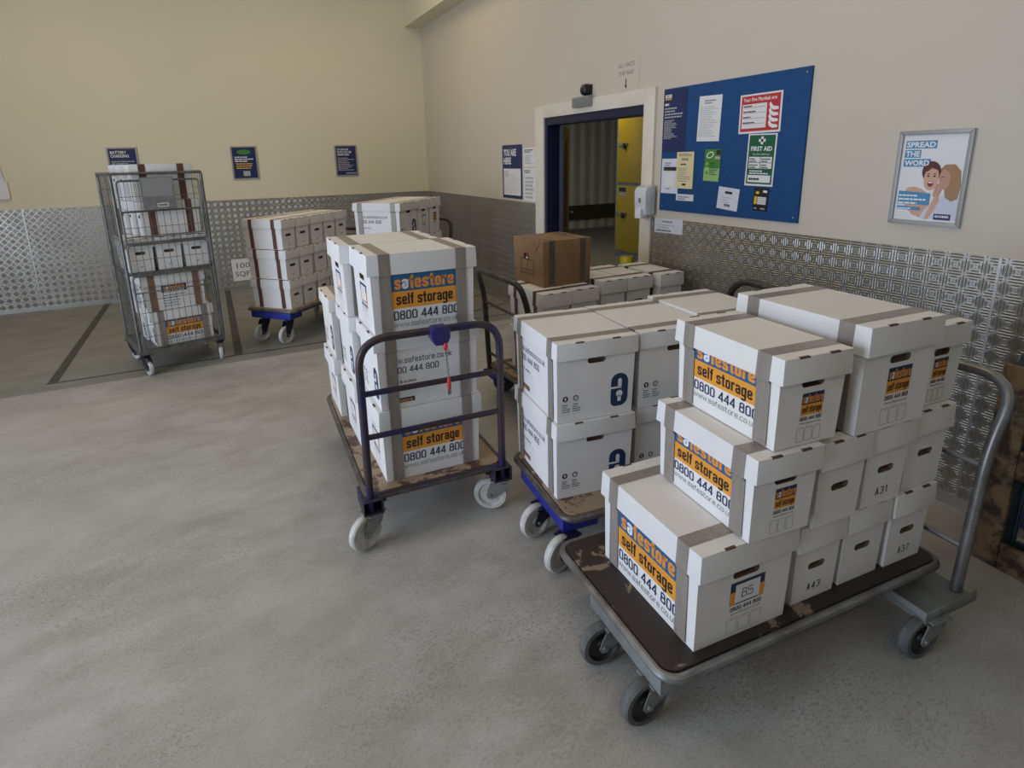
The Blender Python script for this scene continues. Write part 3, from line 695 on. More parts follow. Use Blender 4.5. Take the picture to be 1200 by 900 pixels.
class Loc:
    """a trolley's own ground plan: a along its deck, b across it"""
    def __init__(s, x, y, yaw): s.x, s.y, s.yaw = x, y, R(yaw); s.c, s.s = math.cos(s.yaw), math.sin(s.yaw)
    def w(s, a, b, z=0): return (s.x+a*s.c-b*s.s, s.y+a*s.s+b*s.c, z)
def put(L_, size, a, b, z, turn, label, group, along='a', **kw):
    """a, b is the front left corner of the box footprint; along='a' puts its narrow end on the a axis"""
    W, Ln = SZ[size][:2]; rz = L_.yaw+R(turn)
    if along == 'a': dx, dy, base = W/2, Ln/2, 0
    else: dx, dy, base = Ln/2, W/2, along
    c, s_ = math.cos(R(turn)), math.sin(R(turn))
    A, B = a+dx*c-dy*s_, b+dx*s_+dy*c
    return archive_box(size, L_.w(A, B, z), rz+R(base), label, group, **kw)

# ------------------------------------------------------------------ trolleys
def castor(par, a, b, zt, rad, turn, metal, tyre, hub, wd=.036, tr=-.048):
    rt = Matrix.Translation((a, b, 0)) @ Matrix.Rotation(R(turn), 4, 'Z')
    m = MB(); m.box(-.045, .045, -.04, .04, zt-.006, zt, metal, rot=rt)
    m.lathe([(0, 0), (.03, 0), (.034, .008), (.034, .02), (0, .02)], rt @ Vector((0, 0, zt-.027)), (0, 0, 1), metal, 16)
    g = wd/2+.006
    for s_ in (-1, 1):
        y0, y1 = sorted((s_*g, s_*(g+.003)))
        f = Fr(rt @ Vector((0, y0, 0)), rt.to_3x3() @ Vector((1, 0, 0)), (0, 0, 1))
        poly = [(-.046, zt-.02), (.040, zt-.02), (.030, zt-.055), (tr+.021, rad-.008), (tr+.012, rad-.019), (tr-.010, rad-.019), (tr-.020, rad-.004), (-.062, zt-.055)]
        m.prism(poly, f, 0, -(y1-y0), metal)
    m.box(-.038, .034, -g-.003, g+.003, zt-.03, zt-.022, metal, rot=rt)
    c0 = rt @ Vector((tr, 0, rad)); ax = rt.to_3x3() @ Vector((0, 1, 0))
    m.lathe([(0, -g-.010), (.008, -g-.010), (.008, g+.010), (0, g+.010)], c0, ax, 'galv', 10)
    o = m.build('castor', par)
    m = MB(); h = wd/2
    m.lathe([(rad*.74, -h), (rad*.93, -h), (rad, -h*.6), (rad, h*.6), (rad*.93, h), (rad*.74, h)], c0, ax, tyre, 28)
    m.lathe([(0, -h*.8), (rad*.24, -h*.85), (rad*.27, -h*.45), (rad*.66, -h*.45), (rad*.74, -h)], c0, ax, hub, 28)
    m.lathe([(0, h*.8), (rad*.24, h*.85), (rad*.27, h*.45), (rad*.66, h*.45), (rad*.74, h)], c0, ax, hub, 28)
    m.build('wheel', o)
def trolley(label, P, L, W, H, board, rim, frame, tube, plate, cast_b, cast_m, tyre, hub, rad=.078, e=.03, ht=.93, out=.13, kink=.70, handle='kinked', turns=(5, -12, 20, -15), ca=.08, e2=None, group='platform trolleys'):
    t = thing('platform_trolley', label, 'trolley', P.w(0, 0), P.yaw, group)
    F0 = Fr((0, 0, H), (1, 0, 0), (0, 1, 0))
    m = MB(); m.prism(rrect(.012, L-.012, .012, W-.012, .045), F0, -.018, 0, board); m.build('deck_board', t, bevel=None)
    m = MB(); m.tube([F0.p(u, v, -.0165) for u, v in rrect(.0, L, .0, W, .055, 7)], .0145, rim, 10, closed=True); m.build('deck_rim', t)
    m = MB()
    for y in (.07, W-.07): m.box(.1, L-.02, y-.018, y+.018, H-.062, H-.026, frame)
    for x in (L*.35, L*.7): m.box(x-.018, x+.018, .07, W-.07, H-.058, H-.028, frame)
    m.build('chassis', t, bevel=.003)
    m = MB(); p0, p1 = plate
    m.box(.004, .010, p0, p1, H-.095, H-.024, frame); m.box(.004, .17, p0, p0+.006, H-.095, H-.024, frame); m.box(.004, .17, p1-.006, p1, H-.095, H-.024, frame)
    m.box(.004, .17, p0, p1, H-.030, H-.024, frame); m.box(.01, .17, p0+.02, p1-.02, H-.098, H-.086, frame)
    m.build('end_plate', t, bevel=.002)
    for q, b_ in enumerate(cast_b): castor(t, ca, b_, H-.098, rad, turns[q], cast_m, tyre, hub)
    if handle == 'kinked':
        zb = H-.075; e2 = e if e2 is None else e2
        for q, (y, s_) in enumerate(((-e, -1), (W+e2, 1))):
            m = MB(); y0, y1 = sorted((y-s_*.09, y+s_*.055)); y2, y3 = sorted((y-s_*.11, y+s_*.05))
            m.box(L-.24, L+.03, y2, y3, zb-.02, zb-.014, frame); m.box(L-.24, L-.234, y2, y3, zb-.03, zb+.012, frame)
            m.box(L-.24, L+.03, y3-.006 if s_ > 0 else y2, y3 if s_ > 0 else y2+.006, zb-.03, zb+.012, frame)
            m.box(L-.05, L+.03, y2, y3, zb-.014, zb+.05, frame) if False else None
            m.build('castor_bracket', t, bevel=.0015)
            castor(t, L-.18, y-s_*.02 if s_ > 0 else y-.03, zb-.02, rad, turns[2+q], cast_m, tyre, hub)
        path = [(L, -e, zb-.012), (L+.03, -e, kink), (L+out, -e, ht), (L+out, W+e2, ht), (L+.03, W+e2, kink), (L, W+e2, zb-.012)]
        m = MB(); m.tube(fillet(path, [.10, .13, .13, .10]), .0185, tube, 12); m.build('handle', t)
        for z in (kink-.06, H+.08):
            m = MB(); k = .03*(z-zb)/(kink-zb); m.tube([(L+k, -e, z), (L+k, W+e2, z)], .010, tube, 8); m.build('cross_bar', t)
    else:
        zb = .16
        path = [(L, .012, zb), (L, .012, ht), (L, W-.012, ht), (L, W-.012, zb)]
        m = MB(); m.tube(fillet(path, .13, 8), .0175, tube, 12); m.build('handle', t)
        for z in (.725, .525):
            m = MB(); m.tube([(L, .012, z), (L, W-.012, z)], .013, tube, 10); m.build('cross_bar', t)
        m = MB(); m.tube([(L-.002, .02, H-.012), (L-.002, W-.02, H-.012)], .014, tube, 10); m.build('end_bar', t)
        for q, y in enumerate((.02, W-.02)):
            m = MB(); s_ = 1 if q == 0 else -1
            y0, y1 = y-.045, y+.045
            m.box(L-.12, L+.035, y0, y1, .232, .238, frame); m.box(L-.12, L+.035, y0, y1, .168, .174, frame)
            m.box(L-.12, L-.114, y0, y1, .174, .232, frame); m.box(L-.12, L+.035, y0, y0+.005, .174, .232, frame); m.box(L-.12, L+.035, y1-.005, y1, .174, .232, frame)
            m.build('castor_bracket', t, bevel=.002)
            castor(t, L-.008, y, .168, rad, turns[2+q], cast_m, tyre, hub)
    return t

# --- the grey steel trolley in front
P1 = Loc(-2.055, -7.574, -3.7); G = 'archive boxes on the front grey trolley'
trolley('grey steel platform trolley with dark brown deck, nearest the camera', P1, 1.22, .645, .25, 'deckdark', 'tubesteel', 'greysteel', 'tubesteel', (.03, .42), (.10, .33), 'greysteel', 'greyrubber', 'blackplastic', rad=.078, e=.055, e2=-.05, ca=.045, turns=(2, -3, -4, -8))
b5 = put(P1, 'B', .121, .037, .251, 0, 'large white archive box marked B5, bottom left of the front trolley', G, side='s', end='B5')
put(P1, 'N', .530, .052, .251, 0, 'small white archive box handwritten A43 beside the B5 box', G, tape='tapebrown', write='A43')
put(P1, 'N', .750, .054, .251, 0, 'unmarked white archive box on the front deck between A43 and A37', G, tape='tapebrown')
put(P1, 'N', .975, .050, .251, 0, 'small white archive box handwritten A37, at the handle end of deck', G, tape='tapebrown', write='A37')
put(P1, 'M', .271, .010, .592, -2, 'logo printed archive box on middle layer, directly on the B5 box', G, side='t', end='logo')
put(P1, 'N', .547, .022, .550, -.2, 'unmarked archive box in middle layer, left of the A31 box', G, tape='tapebrown')
put(P1, 'N', .770, .030, .550, 0, 'small white archive box handwritten A31 in the middle layer', G, tape='tapebrown', write='A31')
put(P1, 'N', .995, .046, .550, 0, 'unmarked archive box on the A37 box, nearest the trolley handle', G, tape='tapebrown')
SZ['M2'] = (.246, .43, .278, .075, .192, .085)
put(P1, 'M2', .335, .012, .869, -2, 'stained logo archive box at the top left of the front trolley', G, side='t', end='logo', cm='cardworn', fill='folder')
SZ['T'] = (.325, .480, .345, .090, .228, .095)
put(P1, 'T', .655, .004, .849, 0, 'large white archive box, tallest on top of the front trolley', G, side='s', end='logo')
SZ['M3'] = (.222, .43, .282, .075, .186, .08)
put(P1, 'M3', 1.000, .055, .849, 0, 'logo archive box at top right beside the grey trolley handle', G, side='s', end='logo')

# --- the blue trolley behind it
P2 = Loc(-1.898, -6.815, -6); G = 'padlock boxes on the middle blue trolley'
trolley('blue platform trolley with worn plywood deck, between the purple and grey trolleys', P2, 1.21, .59, .25, 'deckworn', 'rimsteel', 'blue', 'blacksteel', (.04, .50), (.035, .275), 'navysteel', 'nylon', 'nylon', rad=.08, e=.0, ht=1.02, out=.10, ca=.022, turns=(20, 14, 184, 80))
SZ['A2'] = (.366, .470, .352, .074, .262, .085)
lay = {0: 'bottom', 1: 'top'}; colm = ('left', 'middle', 'right')
for k in (0, 1):
    for q, a in enumerate((.014, .414 if k == 0 else .408, .802 if k == 0 else .791)):
        put(P2, 'A2', a, .128+(.02 if q and not k else 0)+(.02 if q == 2 else 0), .251+k*.354+(.012 if q == 2 and k else 0), (-1.5 if q == 0 else 0), 'white padlock print archive box, %s layer, %s column of the middle blue trolley' % (lay[k], colm[q]), G, side='a', end='a')

# --- the purple trolley with the upright handle
P3 = Loc(-2.525, -5.00, -92.6); G = 'archive boxes on the purple trolley'
t3 = trolley('purple painted platform trolley with upright railed handle facing the camera', P3, 1.262, .665, .25, 'deckworn', 'rimsteel', 'darkbrown', 'purple', (.12, .54), (.18, .48), 'galv', 'nylon', 'nylon', rad=.083, ht=.965, handle='rails', turns=(90, 80, 118, 62))
# the coin lock with its key chain hangs on the handle
k3 = thing('coin_lock', 'blue trolley coin lock with red keys on a chain, on purple handle', 'coin lock', P3.w(1.262, .362), P3.yaw)
m = MB(); f = Fr((-.021, 0, .93), (0, 1, 0), (0, 0, 1)); m.prism([(-.05, .01), (-.03, -.03), (.03, -.03), (.05, .005), (.052, .05), (.035, .068), (-.035, .068), (-.052, .05)], f, 0, .075, 'coinlock'); m.build('lock_body', k3, bevel=.006)
m = MB(); m.box(.047, .052, -.012, .012, .955, .975, 'black'); m.build('coin_slot', k3)
m = MB(); m.lathe([(0, 0), (.007, .002), (.0115, .012), (.0125, .03), (.009, .042), (0, .044)], (.052, .02, .868), (0, 0, 1), 'redplastic', 12); m.build('key_plug', k3)
m = MB(); z = .866
for q in range(9):
    z1 = z-.017; hx, hy = ((.005, 0) if q % 2 else (0, .005)); pts = []
    for a_ in range(12):
        t_ = 2*math.pi*a_/12; pts.append((.052+hx*math.cos(t_), .02+hy*math.cos(t_)+q*.0012, (z+z1)/2+.0105*math.sin(t_)))
    m.tube(pts,   .0023, 'chrome', 6, closed=True); z = z1+.001
m.build('chain', k3)
m = MB(); m.lathe([(0, 0), (.008, .002), (.0105, .012), (.0105, .055), (.006, .068), (0, .07)], (.052, .031, z-.07), (0, 0, 1), 'redplastic', 12); m.build('key_grip', k3)
m = MB(); m.box(.0505, .0535, .022, .040, z-.098, z-.07, 'chrome'); m.build('key_blade', k3)
def box3(row, k, size, dz, **kw):   # rows run from the handle end back; long side faces the handle
    W, Ln, H = SZ[size][:3]
    cx = (-2.476, -2.500, -2.515)[row]+Ln/2+kw.pop('dx', 0); cy = (-6.212, -5.838, -5.40)[row]+W/2+kw.pop('dy', 0)
    lay3 = ('bottom', 'middle', 'top')[k]; rw = ('nearest the railed handle', 'in the middle row', 'at the far end')[row]
    return archive_box(size, (cx, cy, .251+dz), R(90-1.5), 'white archive box, %s of the stack %s on the purple trolley' % (lay3, rw), G, **kw)
box3(0, 0, 'L', 0, side='t', end='card'); box3(0, 1, 'A', .352, side='a', end='a'); box3(0, 2, 'L', .704, side='s', end='card', dx=-.004)
box3(1, 0, 'L', 0, side='s', end='card'); box3(1, 1, 'A', .352, side='a', end='a'); box3(1, 2, 'L', .704, side='s', end='card', dx=-.015)
box3(2, 0, 'L', 0, side='s', end='card'); box3(2, 1, 'A', .352, side='a', end='a', cm='cardworn')

# --- the trolley by the back wall with brown taped boxes
P4 = Loc(-2.473, -3.025, 44); G = 'brown taped boxes on the trolley by back wall'
trolley('blue platform trolley loaded with brown taped boxes, near the back wall', P4, 1.20, .545, .335, 'deckworn', 'rimsteel', 'blue', 'blacksteel', (.04, .50), (.12, .40), 'navysteel', 'nylon', 'nylon', rad=.085, e=.0, ht=.95, turns=(-8, -14, 60, 30), out=.10, ca=.07)
SZ['N4'] = (.188, .436, .277, .082, .13, .078)
for k in range(3):
    for q, a in enumerate((.040, .246, .470, .676, .882)):
        put(P4, 'N4', a, .045+k*.012, .336+k*.283, (1, -1, 0)[k]*.6, 'brown taped white box, %s layer, %s column on the trolley by the back wall' % (('bottom', 'middle', 'top')[k], ('first', 'second', 'third', 'fourth', 'fifth')[q]), G, tape='tapebrown', end='tiny', tw=.042, tape_y=.14)

# --- the trolley in front of the wall corner
P6 = Loc(-1.517, -3.520, 45); G = 'archive boxes on the trolley near the corner'
trolley('platform trolley mostly hidden behind the purple trolley, near the room corner', P6, 1.0, .55, .25, 'deckworn', 'rimsteel', 'blue', 'blacksteel', (.05, .48), (.11, .40), 'navysteel', 'nylon', 'nylon', rad=.08, e=.0, ht=1.06, turns=(70, 60, 100, 80))
SZ['C6'] = (.240, .470, .350, .090, .250, .070)
for k in range(3):
    for q, (a, sz) in enumerate(((.03, 'A'), (.405, 'C6'), (.665, 'C6'))):
        put(P6, sz, a, .04, .251+k*.354, 0, 'white archive box, %s layer, %s column of the stack near the room corner' % (('bottom', 'middle', 'top')[k], ('left', 'centre', 'right')[q]), G, side='a' if q == 0 else None, end=('a', 'card', 'logo')[q])

# --- the trolley by the door with the brown carton
P5 = Loc(-.075, -5.02, 180); G = 'archive boxes on the trolley by the door'
trolley('platform trolley with black handle in front of the open doorway', P5, 1.31, .63, .265, 'deckworn', 'rimsteel', 'blue', 'blacksteel', (.05, .52), (.12, .45), 'navysteel', 'blackplastic', 'blackplastic', rad=.08, e=.0, ht=.955, out=.085, turns=(100, 80, 160, 20), kink=.78)
SZ['N5'] = (.201, .455, .306, .088, .135, .078)
for k in (0, 1):
    for q, x in enumerate((-1.275, -1.055, -.795, -.575, -.315)):
        s5 = 'N' if q < 2 else 'N5'; W, Ln, H = SZ[s5][:3]
        archive_box(s5, (x+W/2, -5.575+Ln/2+(.0, .01, .05, .05, .02)[q], .266+k*(H+.002)), R((-.2, -.1, .2, .3, -.4)[q]), 'white archive box, %s layer, %s column from the left on the doorway trolley' % (('bottom', 'top')[k], ('first', 'second', 'third', 'fourth', 'fifth')[q]), G, tape='tapebrown', end='tiny', tw=.042, tape_y=.14)
# brown carton
zt = .266+2*.298+.001
t = thing('cardboard_carton', 'brown cardboard carton with grey tape on top of the doorway trolley boxes', 'box', (-.997, -5.235, zt), R(2))
m = MB(); cx, cy, H = .190, .185, .300
m.box(-cx, cx, -cy, cy, 0, H, 'kraft', tx=.004, ty=.004); m.build('carton_body', t, bevel=.004)
f = Fr((-cx-.0018, 0, 0), (0, -1, 0), (0, 0, 1))
m = MB(); m.prism([(-cy, H), (-cy, H-.072), (cy*.55, H-.072), (cy*.78, H-.012), (cy*.78, H)], f, -.0008, .0016, 'kraft'); m.build('carton_flap', t)
m = MB(); m.flat(rrect(-.055, .005, H-.135, H-.098, .012), f, .0012, 'black'); m.rect(f, -.02, .003, H-.120, H-.104, .0018, 'red'); m.rect(f, -.02, .001, H-.132, H-.122, .0018, 'pwhite'); m.build('painted_hand_hole', t, smooth=0)  # flat black patch paints the dark inside the hole; contents red and white
m = MB()
def outline(mb, f, u0, u1, v0, v1, h, mt, wd=.0034):
    mb.rect(f, u0, u1, v0, v0+wd, h, mt); mb.rect(f, u0, u1, v1-wd, v1, h, mt); mb.rect(f, u0, u0+wd, v0, v1, h, mt); mb.rect(f, u1-wd, u1, v0, v1, h, mt)
outline(m, f, -.095, .075, .065, .165, .0006, 'pblack'); m.rect(f, -.095, .075, .092, .095, .0006, 'pblack'); m.rect(f, -.012, -.009, .065, .165, .0006, 'pblack'); m.build('label_outline', t, smooth=0)
for x in (-.145, .10):
    m = MB(); pts = [(-cy-.001+.003, .01), (-cy-.0012, H+.001), (cy+.0012, H+.001), (cy+.001-.003, .01)]; n = 4
    m.add([(x, y, z) for y, z in pts]+[(x+.045, y, z) for y, z in pts], [(i, i+1, n+i+1, n+i) for i in range(3)], 'tapecarton'); m.build('tape', t, smooth=0)
t['group'] = G

# ------------------------------------------------------------------ roll cage
CP = Loc(-3.70, -3.24, 15); CW, CD = .64, .62; CZ = 1.63
for o_ in list(k3.children): o_.location = (0, 0, .93*(1-.84)); o_.scale = (.84, .84, .84)
t = thing('roll_cage', 'tall galvanised wire roll cage full of white boxes, left', 'roll cage', CP.w(0, 0), CP.yaw)
m = MB()
for y in (0, CD): m.box(-.01, CW+.01, y-.015, y+.015, .175, .205, 'cagesteel')
for x in (0, CW/2, CW): m.box(x-.015, x+.015, 0, CD, .175, .205, 'cagesteel')
m.box(0, CW, 0, CD, .196, .202, 'cagesteel'); m.build('base_frame', t, bevel=.002)
def mesh_panel(name, o, u, wd, z0, z1, du=.05, dz=.10, r=.0023, frame_r=.010, bars=()):
    f = Fr(o, u, (0, 0, 1)); m = MB()
    m.tube(fillet([f.p(0, z0), f.p(0, z1), f.p(wd, z1), f.p(wd, z0)], .03, 4), frame_r, 'cagesteel', 8)
    m.tube([f.p(0, z0), f.p(wd, z0)], frame_r, 'cagesteel', 8)
    for z in bars: m.tube([f.p(0, z), f.p(wd, z)], .006, 'cagesteel', 6)
    n = int(wd/du)
    for i in range(1, n): m.tube([f.p(wd*i/n, z0), f.p(wd*i/n, z1)], r, 'cagesteel', 5, caps=False)
    n = int((z1-z0)/dz)
    for i in range(1, n): z = z0+(z1-z0)*i/n; m.tube([f.p(0, z), f.p(wd, z)], r, 'cagesteel', 5, caps=False)
    m.build(name, t, smooth=50)
mesh_panel('side_panel', (0, .0, 0), (0, 1, 0), CD, .21, CZ, .045, .12, bars=(.7, 1.15), frame_r=.013)
mesh_panel('side_panel', (CW, .0, 0), (0, 1, 0), CD, .21, CZ, .045, .12, bars=(.7, 1.15), frame_r=.013)
mesh_panel('back_panel', (0, CD, 0), (1, 0, 0), CW, .21, CZ, .05, .12)
mesh_panel('upper_gate', (.03, -.012, 0), (1, 0, 0), CW-.06, 1.09, 1.575, .048, .10, bars=(1.34, 1.14), frame_r=.008)
mesh_panel('lower_gate', (.03, -.012, 0), (1, 0, 0), CW-.06, .22, .825, .048, .10, bars=(.69,), frame_r=.007)
mesh_panel('middle_gate', (.03, -.012, 0), (1, 0, 0), CW-.06, .835, 1.075, .048, .10, frame_r=.006)
m = MB(); m.tube([(0, 0, CZ), (CW, 0, CZ)], .011, 'cagesteel', 8); m.tube([(-.005, .0, CZ), (-.005, CD, CZ)], .011, 'cagesteel', 8); m.build('top_bar', t)
m = MB(); m.box(.0, CW, -.005, CD-.02, .835, .852, 'cagesteel'); m.build('shelf', t, bevel=.002)
for x, y, a in ((.03, .03, 100), (CW-.03, .03, 75), (.03, CD-.03, 110), (CW-.03, CD-.03, 95)): castor(t, x, y, .175, .058, a, 'navysteel', 'nylon', 'nylon', wd=.03)
h = thing('label_holder', 'grey metal label plate hung on the roll cage front', 'label holder', CP.w(0, 0), CP.yaw)
m = MB(); f = Fr((.185, -.026, 0), (1, 0, 0), (0, 0, 1)); m.prism(rrect(0, .235, 1.345, 1.60, .006), f, 0, .004, 'galv'); m.build('plate', h, bevel=.001)
m = MB(); m.rect(f, .01, .225, 1.45, 1.59, .0046, 'frame'); m.build('card_window', h, smooth=0)
m = MB(); outline(m, f, .10, .18, 1.365, 1.395, .005, 'pwhite', .006); m.build('label_mark', h, smooth=0)
G = 'archive boxes in the roll cage'
def boxc(size, a, b, z, along, label, **kw): return put(CP, size, a, b, z, 0, label, G, along=along, **kw)
boxc('C', .125, .03, .207, 90, 'white archive box with orange logo at the bottom front of cage', side='s', end='a')
boxc('C', .105, .32, .207, 90, 'white archive box at the bottom rear of the roll cage', side='s', end='a')
boxc('C', .095, .03, .511, 90, 'white box with a printed list, second from bottom in cage front', side='list', end='a', tape='tapekraft')
boxc('C', .075, .32, .511, 90, 'white archive box second from bottom at the cage rear', side='list', end='a', tape='tapekraft')
SZ['N7'] = (.190, .44, .268, .075, .15, .078)
for q, a in enumerate((.022, .229, .436)): boxc('N7', a, .03, .854, 'a', 'small white archive box on the cage shelf, %s of the three' % ('left', 'middle', 'right')[q], tape=None, end='tiny')
SZ['S7'] = (.178, .43, .285, .075, .16, .07)
for k in (0, 1):
    for q in range(3): boxc('S7', .165-.02*k+(0, -.03, -.05)[q], .028+q*.196, 1.126+k*.288, 90, 'brown taped white box, %s layer, %s row at the top of the cage' % (('lower', 'upper')[k], ('front', 'middle', 'rear')[q]), tape='tapebrown', tape_y=.15)

# ------------------------------------------------------------------ wall signs and notices
def panel_thing(name, label, cat, wall, u0, u1, v0, v1, back='paper', th=.003, rot=0.0, off=0.0, group=None, part='sheet'):
    """a flat sheet on a wall; returns its root and a frame from its lower left corner"""
    c = wall.p((u0+u1)/2, (v0+v1)/2, off)
    t = thing(name, label, cat, c, 0, group); W, H = u1-u0, v1-v0
    f = Fr((0, 0, 0), wall.u, wall.v).at(0, 0, 0, R(rot)); f = Fr(f.p(-W/2, -H/2, 0), f.u, f.v)
    m = MB(); m.prism([(0, 0), (W, 0), (W, H), (0, H)], f, .0004, th, back); m.build(part, t, smooth=0)
    g = Fr(f.p(0, 0, th), f.u, f.v)
    return t, g, W, H
def snap_frame(m, g, W, H, wd, th):
    for a in ([(0, 0), (W, 0), (W-wd, wd), (wd, wd)], [(W, 0), (W, H), (W-wd, H-wd), (W-wd, wd)], [(W, H), (0, H), (wd, H-wd), (W-wd, H-wd)], [(0, H), (0, 0), (wd, wd), (wd, H-wd)]): m.prism(a, g, 0, th, 'frame')
G = 'framed navy signs on the back wall'
for k, (u0, u1, lab) in enumerate(((-4.09, -3.77, 'framed navy sign on the back wall behind the roll cage'), (-2.72, -2.40, 'framed navy sign with green heading, middle of the back wall'), (-1.375, -1.062, 'framed navy storage sign nearest the corner on the back wall'))):
    t, g, W, H = panel_thing('framed_sign', lab, 'sign', WY, u0, u1, 1.48, 1.91, 'signblue', .006, group=G)
    m = MB(); snap_frame(m, g, W, H, .018, .008); m.build('frame', t, bevel=.002)
    m = MB()
    if k == 0:
        m.text('BATTERY', g, .035, H-.075, .034, .0006, 'pwhite', fit=.17, bold=.02); m.text('CHARGING', g, .035, H-.118, .034, .0006, 'pwhite', fit=.19, bold=.02); text_lines(m, g, .035, W-.04, H-.15, .06, 9, .0006, 'pfaint', 2)
    elif k == 1:
        m.flat(ell(W*.5, H-.075, .085, .032), g, .0006, 'lime'); text_lines(m, g, .04, W-.04, H-.12, H-.20, 3, .0006, 'pwhite', 4); text_lines(m, g, .05, W-.05, H-.205, H-.29, 3, .0006, 'yellowp', 6)
        m.rect(g, W*.4, W*.66, .045, .11, .0006, 'pfaint')
    else:
        for q, s_ in enumerate(('STORAGE', 'SHOULD BE', 'SIMPLER')): m.text(s_, g, .035, H-.07-q*.036, .027, .0006, 'pwhite', fit=(.16, .20, .17)[q], bold=.02)
        text_lines(m, g, .035, W-.05, H-.16, .08, 9, .0006, 'pfaint', 8); m.rect(g, W*.45, W-.03, .035, .05, .0006, 'pfaint')
    m.build('printing', t, bevel='flat', smooth=0)
t, g, W, H = panel_thing('paper_sign', 'white 100 SQFT paper sign low on the back wall tread plate', 'sign', WY, -2.885, -2.545, .12, .42, 'paper', .002, off=.0045)
m = MB(); m.text('100', g, .06, H-.125, .072, .0006, 'pblack', fit=.165); m.text('SQFT', g, .035, H-.24, .072, .0006, 'pblack', fit=.245); m.build('printing', t, bevel='flat', smooth=0)
t, g, W, H = panel_thing('leaflet_holder', 'white plastic holder on the back wall at the left edge', 'holder', WY, -5.33, -5.10, 1.345, 1.54, 'paper', .03)
m = MB(); m.prism([(.02, 0), (W-.02, 0), (W-.03, .22), (.03, .24)], g.at(0, H*.95, -.02, .06), 0, .002, 'lilac'); m.build('leaflet', t, smooth=0)

# right wall, from the corner towards the camera (u = -y)
t, g, W, H = panel_thing('map_sign', 'navy YOU ARE HERE map sign left of the doorway', 'sign', WX, 2.555, 3.015, 1.245, 1.823, 'signblue', .005)
m = MB(); m.text('YOU ARE', g, .03, H-.115, .072, .0006, 'pwhite', fit=.30, bold=.03); m.text('HERE', g, .03, H-.205, .072, .0006, 'pwhite', fit=.18, bold=.03)
m.rect(g, .03, W-.03, .035, H*.56, .0006, 'paper')
for q in range(6): outline(m, g, .05+q*.058, .095+q*.058, .06+.02*(q % 2), .26-.03*(q % 3), .0012, 'pfaint', .004)
text_lines(m, g, .05, W-.25, H*.53, H*.42, 3, .0012, 'pfaint', 1); m.build('printing', t, bevel='flat', smooth=0)
for k, (v0, v1) in enumerate(((1.59, 1.785), (1.235, 1.575))):
    t, g, W, H = panel_thing('paper_notice', ('small white fire notice beside the map sign, the upper sheet', 'white printed notice beside the map sign, the lower sheet')[k], 'notice', WX, 3.045, 3.305, v0, v1, 'paper', .0015, group='notices between map sign and doorway')
    m = MB(); text_lines(m, g, .02, W*.8, H-.01, H-.05, 2, .0006, 'pblack', k+2); text_lines(m, g, .03, W-.03, H-.07, .03, 6, .0006, 'pfaint', k+5)
    if k: outline(m, g, .05, W*.7, H*.38, H*.52, .0006, 'pgrey', .002)
    m.build('printing', t, bevel='flat', smooth=0)
t, g, W, H = panel_thing('paper_sign', 'white ALL UNITS THIS WAY sign with a down arrow above doorway', 'sign', WX, 4.56, 4.88, 2.185, 2.42, 'wallr', .0015)
m = MB(); m.text('ALL UNITS', g, W*.5, H-.065, .034, .0006, 'pgrey', fit=.20, align='c'); m.text('THIS WAY', g, W*.5, H-.125, .034, .0006, 'pgrey', fit=.19, align='c')
m.rect(g, W*.5-.005, W*.5+.005, .03, .085, .0006, 'pblack'); m.flat([(W*.5-.016, .035), (W*.5, .008), (W*.5+.016, .035)], g, .0006, 'pblack'); m.build('printing', t, bevel='flat', smooth=0)
t = thing('motion_sensor', 'small black motion sensor above the door frame', 'sensor', (0, -4.22, 2.235))
m = MB(); m.box(-.02, 0, -.055, .055, -.04, .045, 'black'); m.build('base', t, bevel=.006)
m = MB(); m.lathe([(0, -.062), (.02, -.06), (.042, -.045), (.05, -.02), (.05, .0)], (-.018, 0, .003), (1, 0, 0), 'black', 20); m.build('lens_dome', t)
t = thing('door_closer_unit', 'grey metal box fixed on the top of the door frame', 'door unit', (-.022, -4.185, 2.14))
m = MB(); m.box(-.05, 0, -.125, .125, -.04, .045, 'frame'); m.build('cover', t, bevel=.005)
m = MB(); m.box(-.053, -.05, -.118, .10, -.03, .035, 'greysteel'); m.build('front_panel', t)
# hand sanitiser dispenser
t = thing('soap_dispenser', 'pale plastic hand sanitiser dispenser on the right door frame', 'dispenser', (-.022, -5.075, 1.34))
m = MB(); f = Fr((0, 0, 0), (1, 0, 0), (0, 0, 1))
prof = [(0, -.10), (-.085, -.10), (-.095, -.03), (-.10, .07), (-.085, .105), (-.05, .12), (0, .12)]
m.prism([(u, v) for u, v in prof], Fr((0, .065, 0), (1, 0, 0), (0, 0, 1)), 0, .13, 'dispenser'); m.build('cover', t, bevel=.012)
m = MB(); m.box(-.115, -.07, -.035, .035, -.125, -.05, 'paper'); m.build('push_lever', t, bevel=.008)
m = MB(); m.box(-.1015, -.097, -.012, .012, -.005, .028, 'pgrey'); m.build('window', t, bevel=.003)

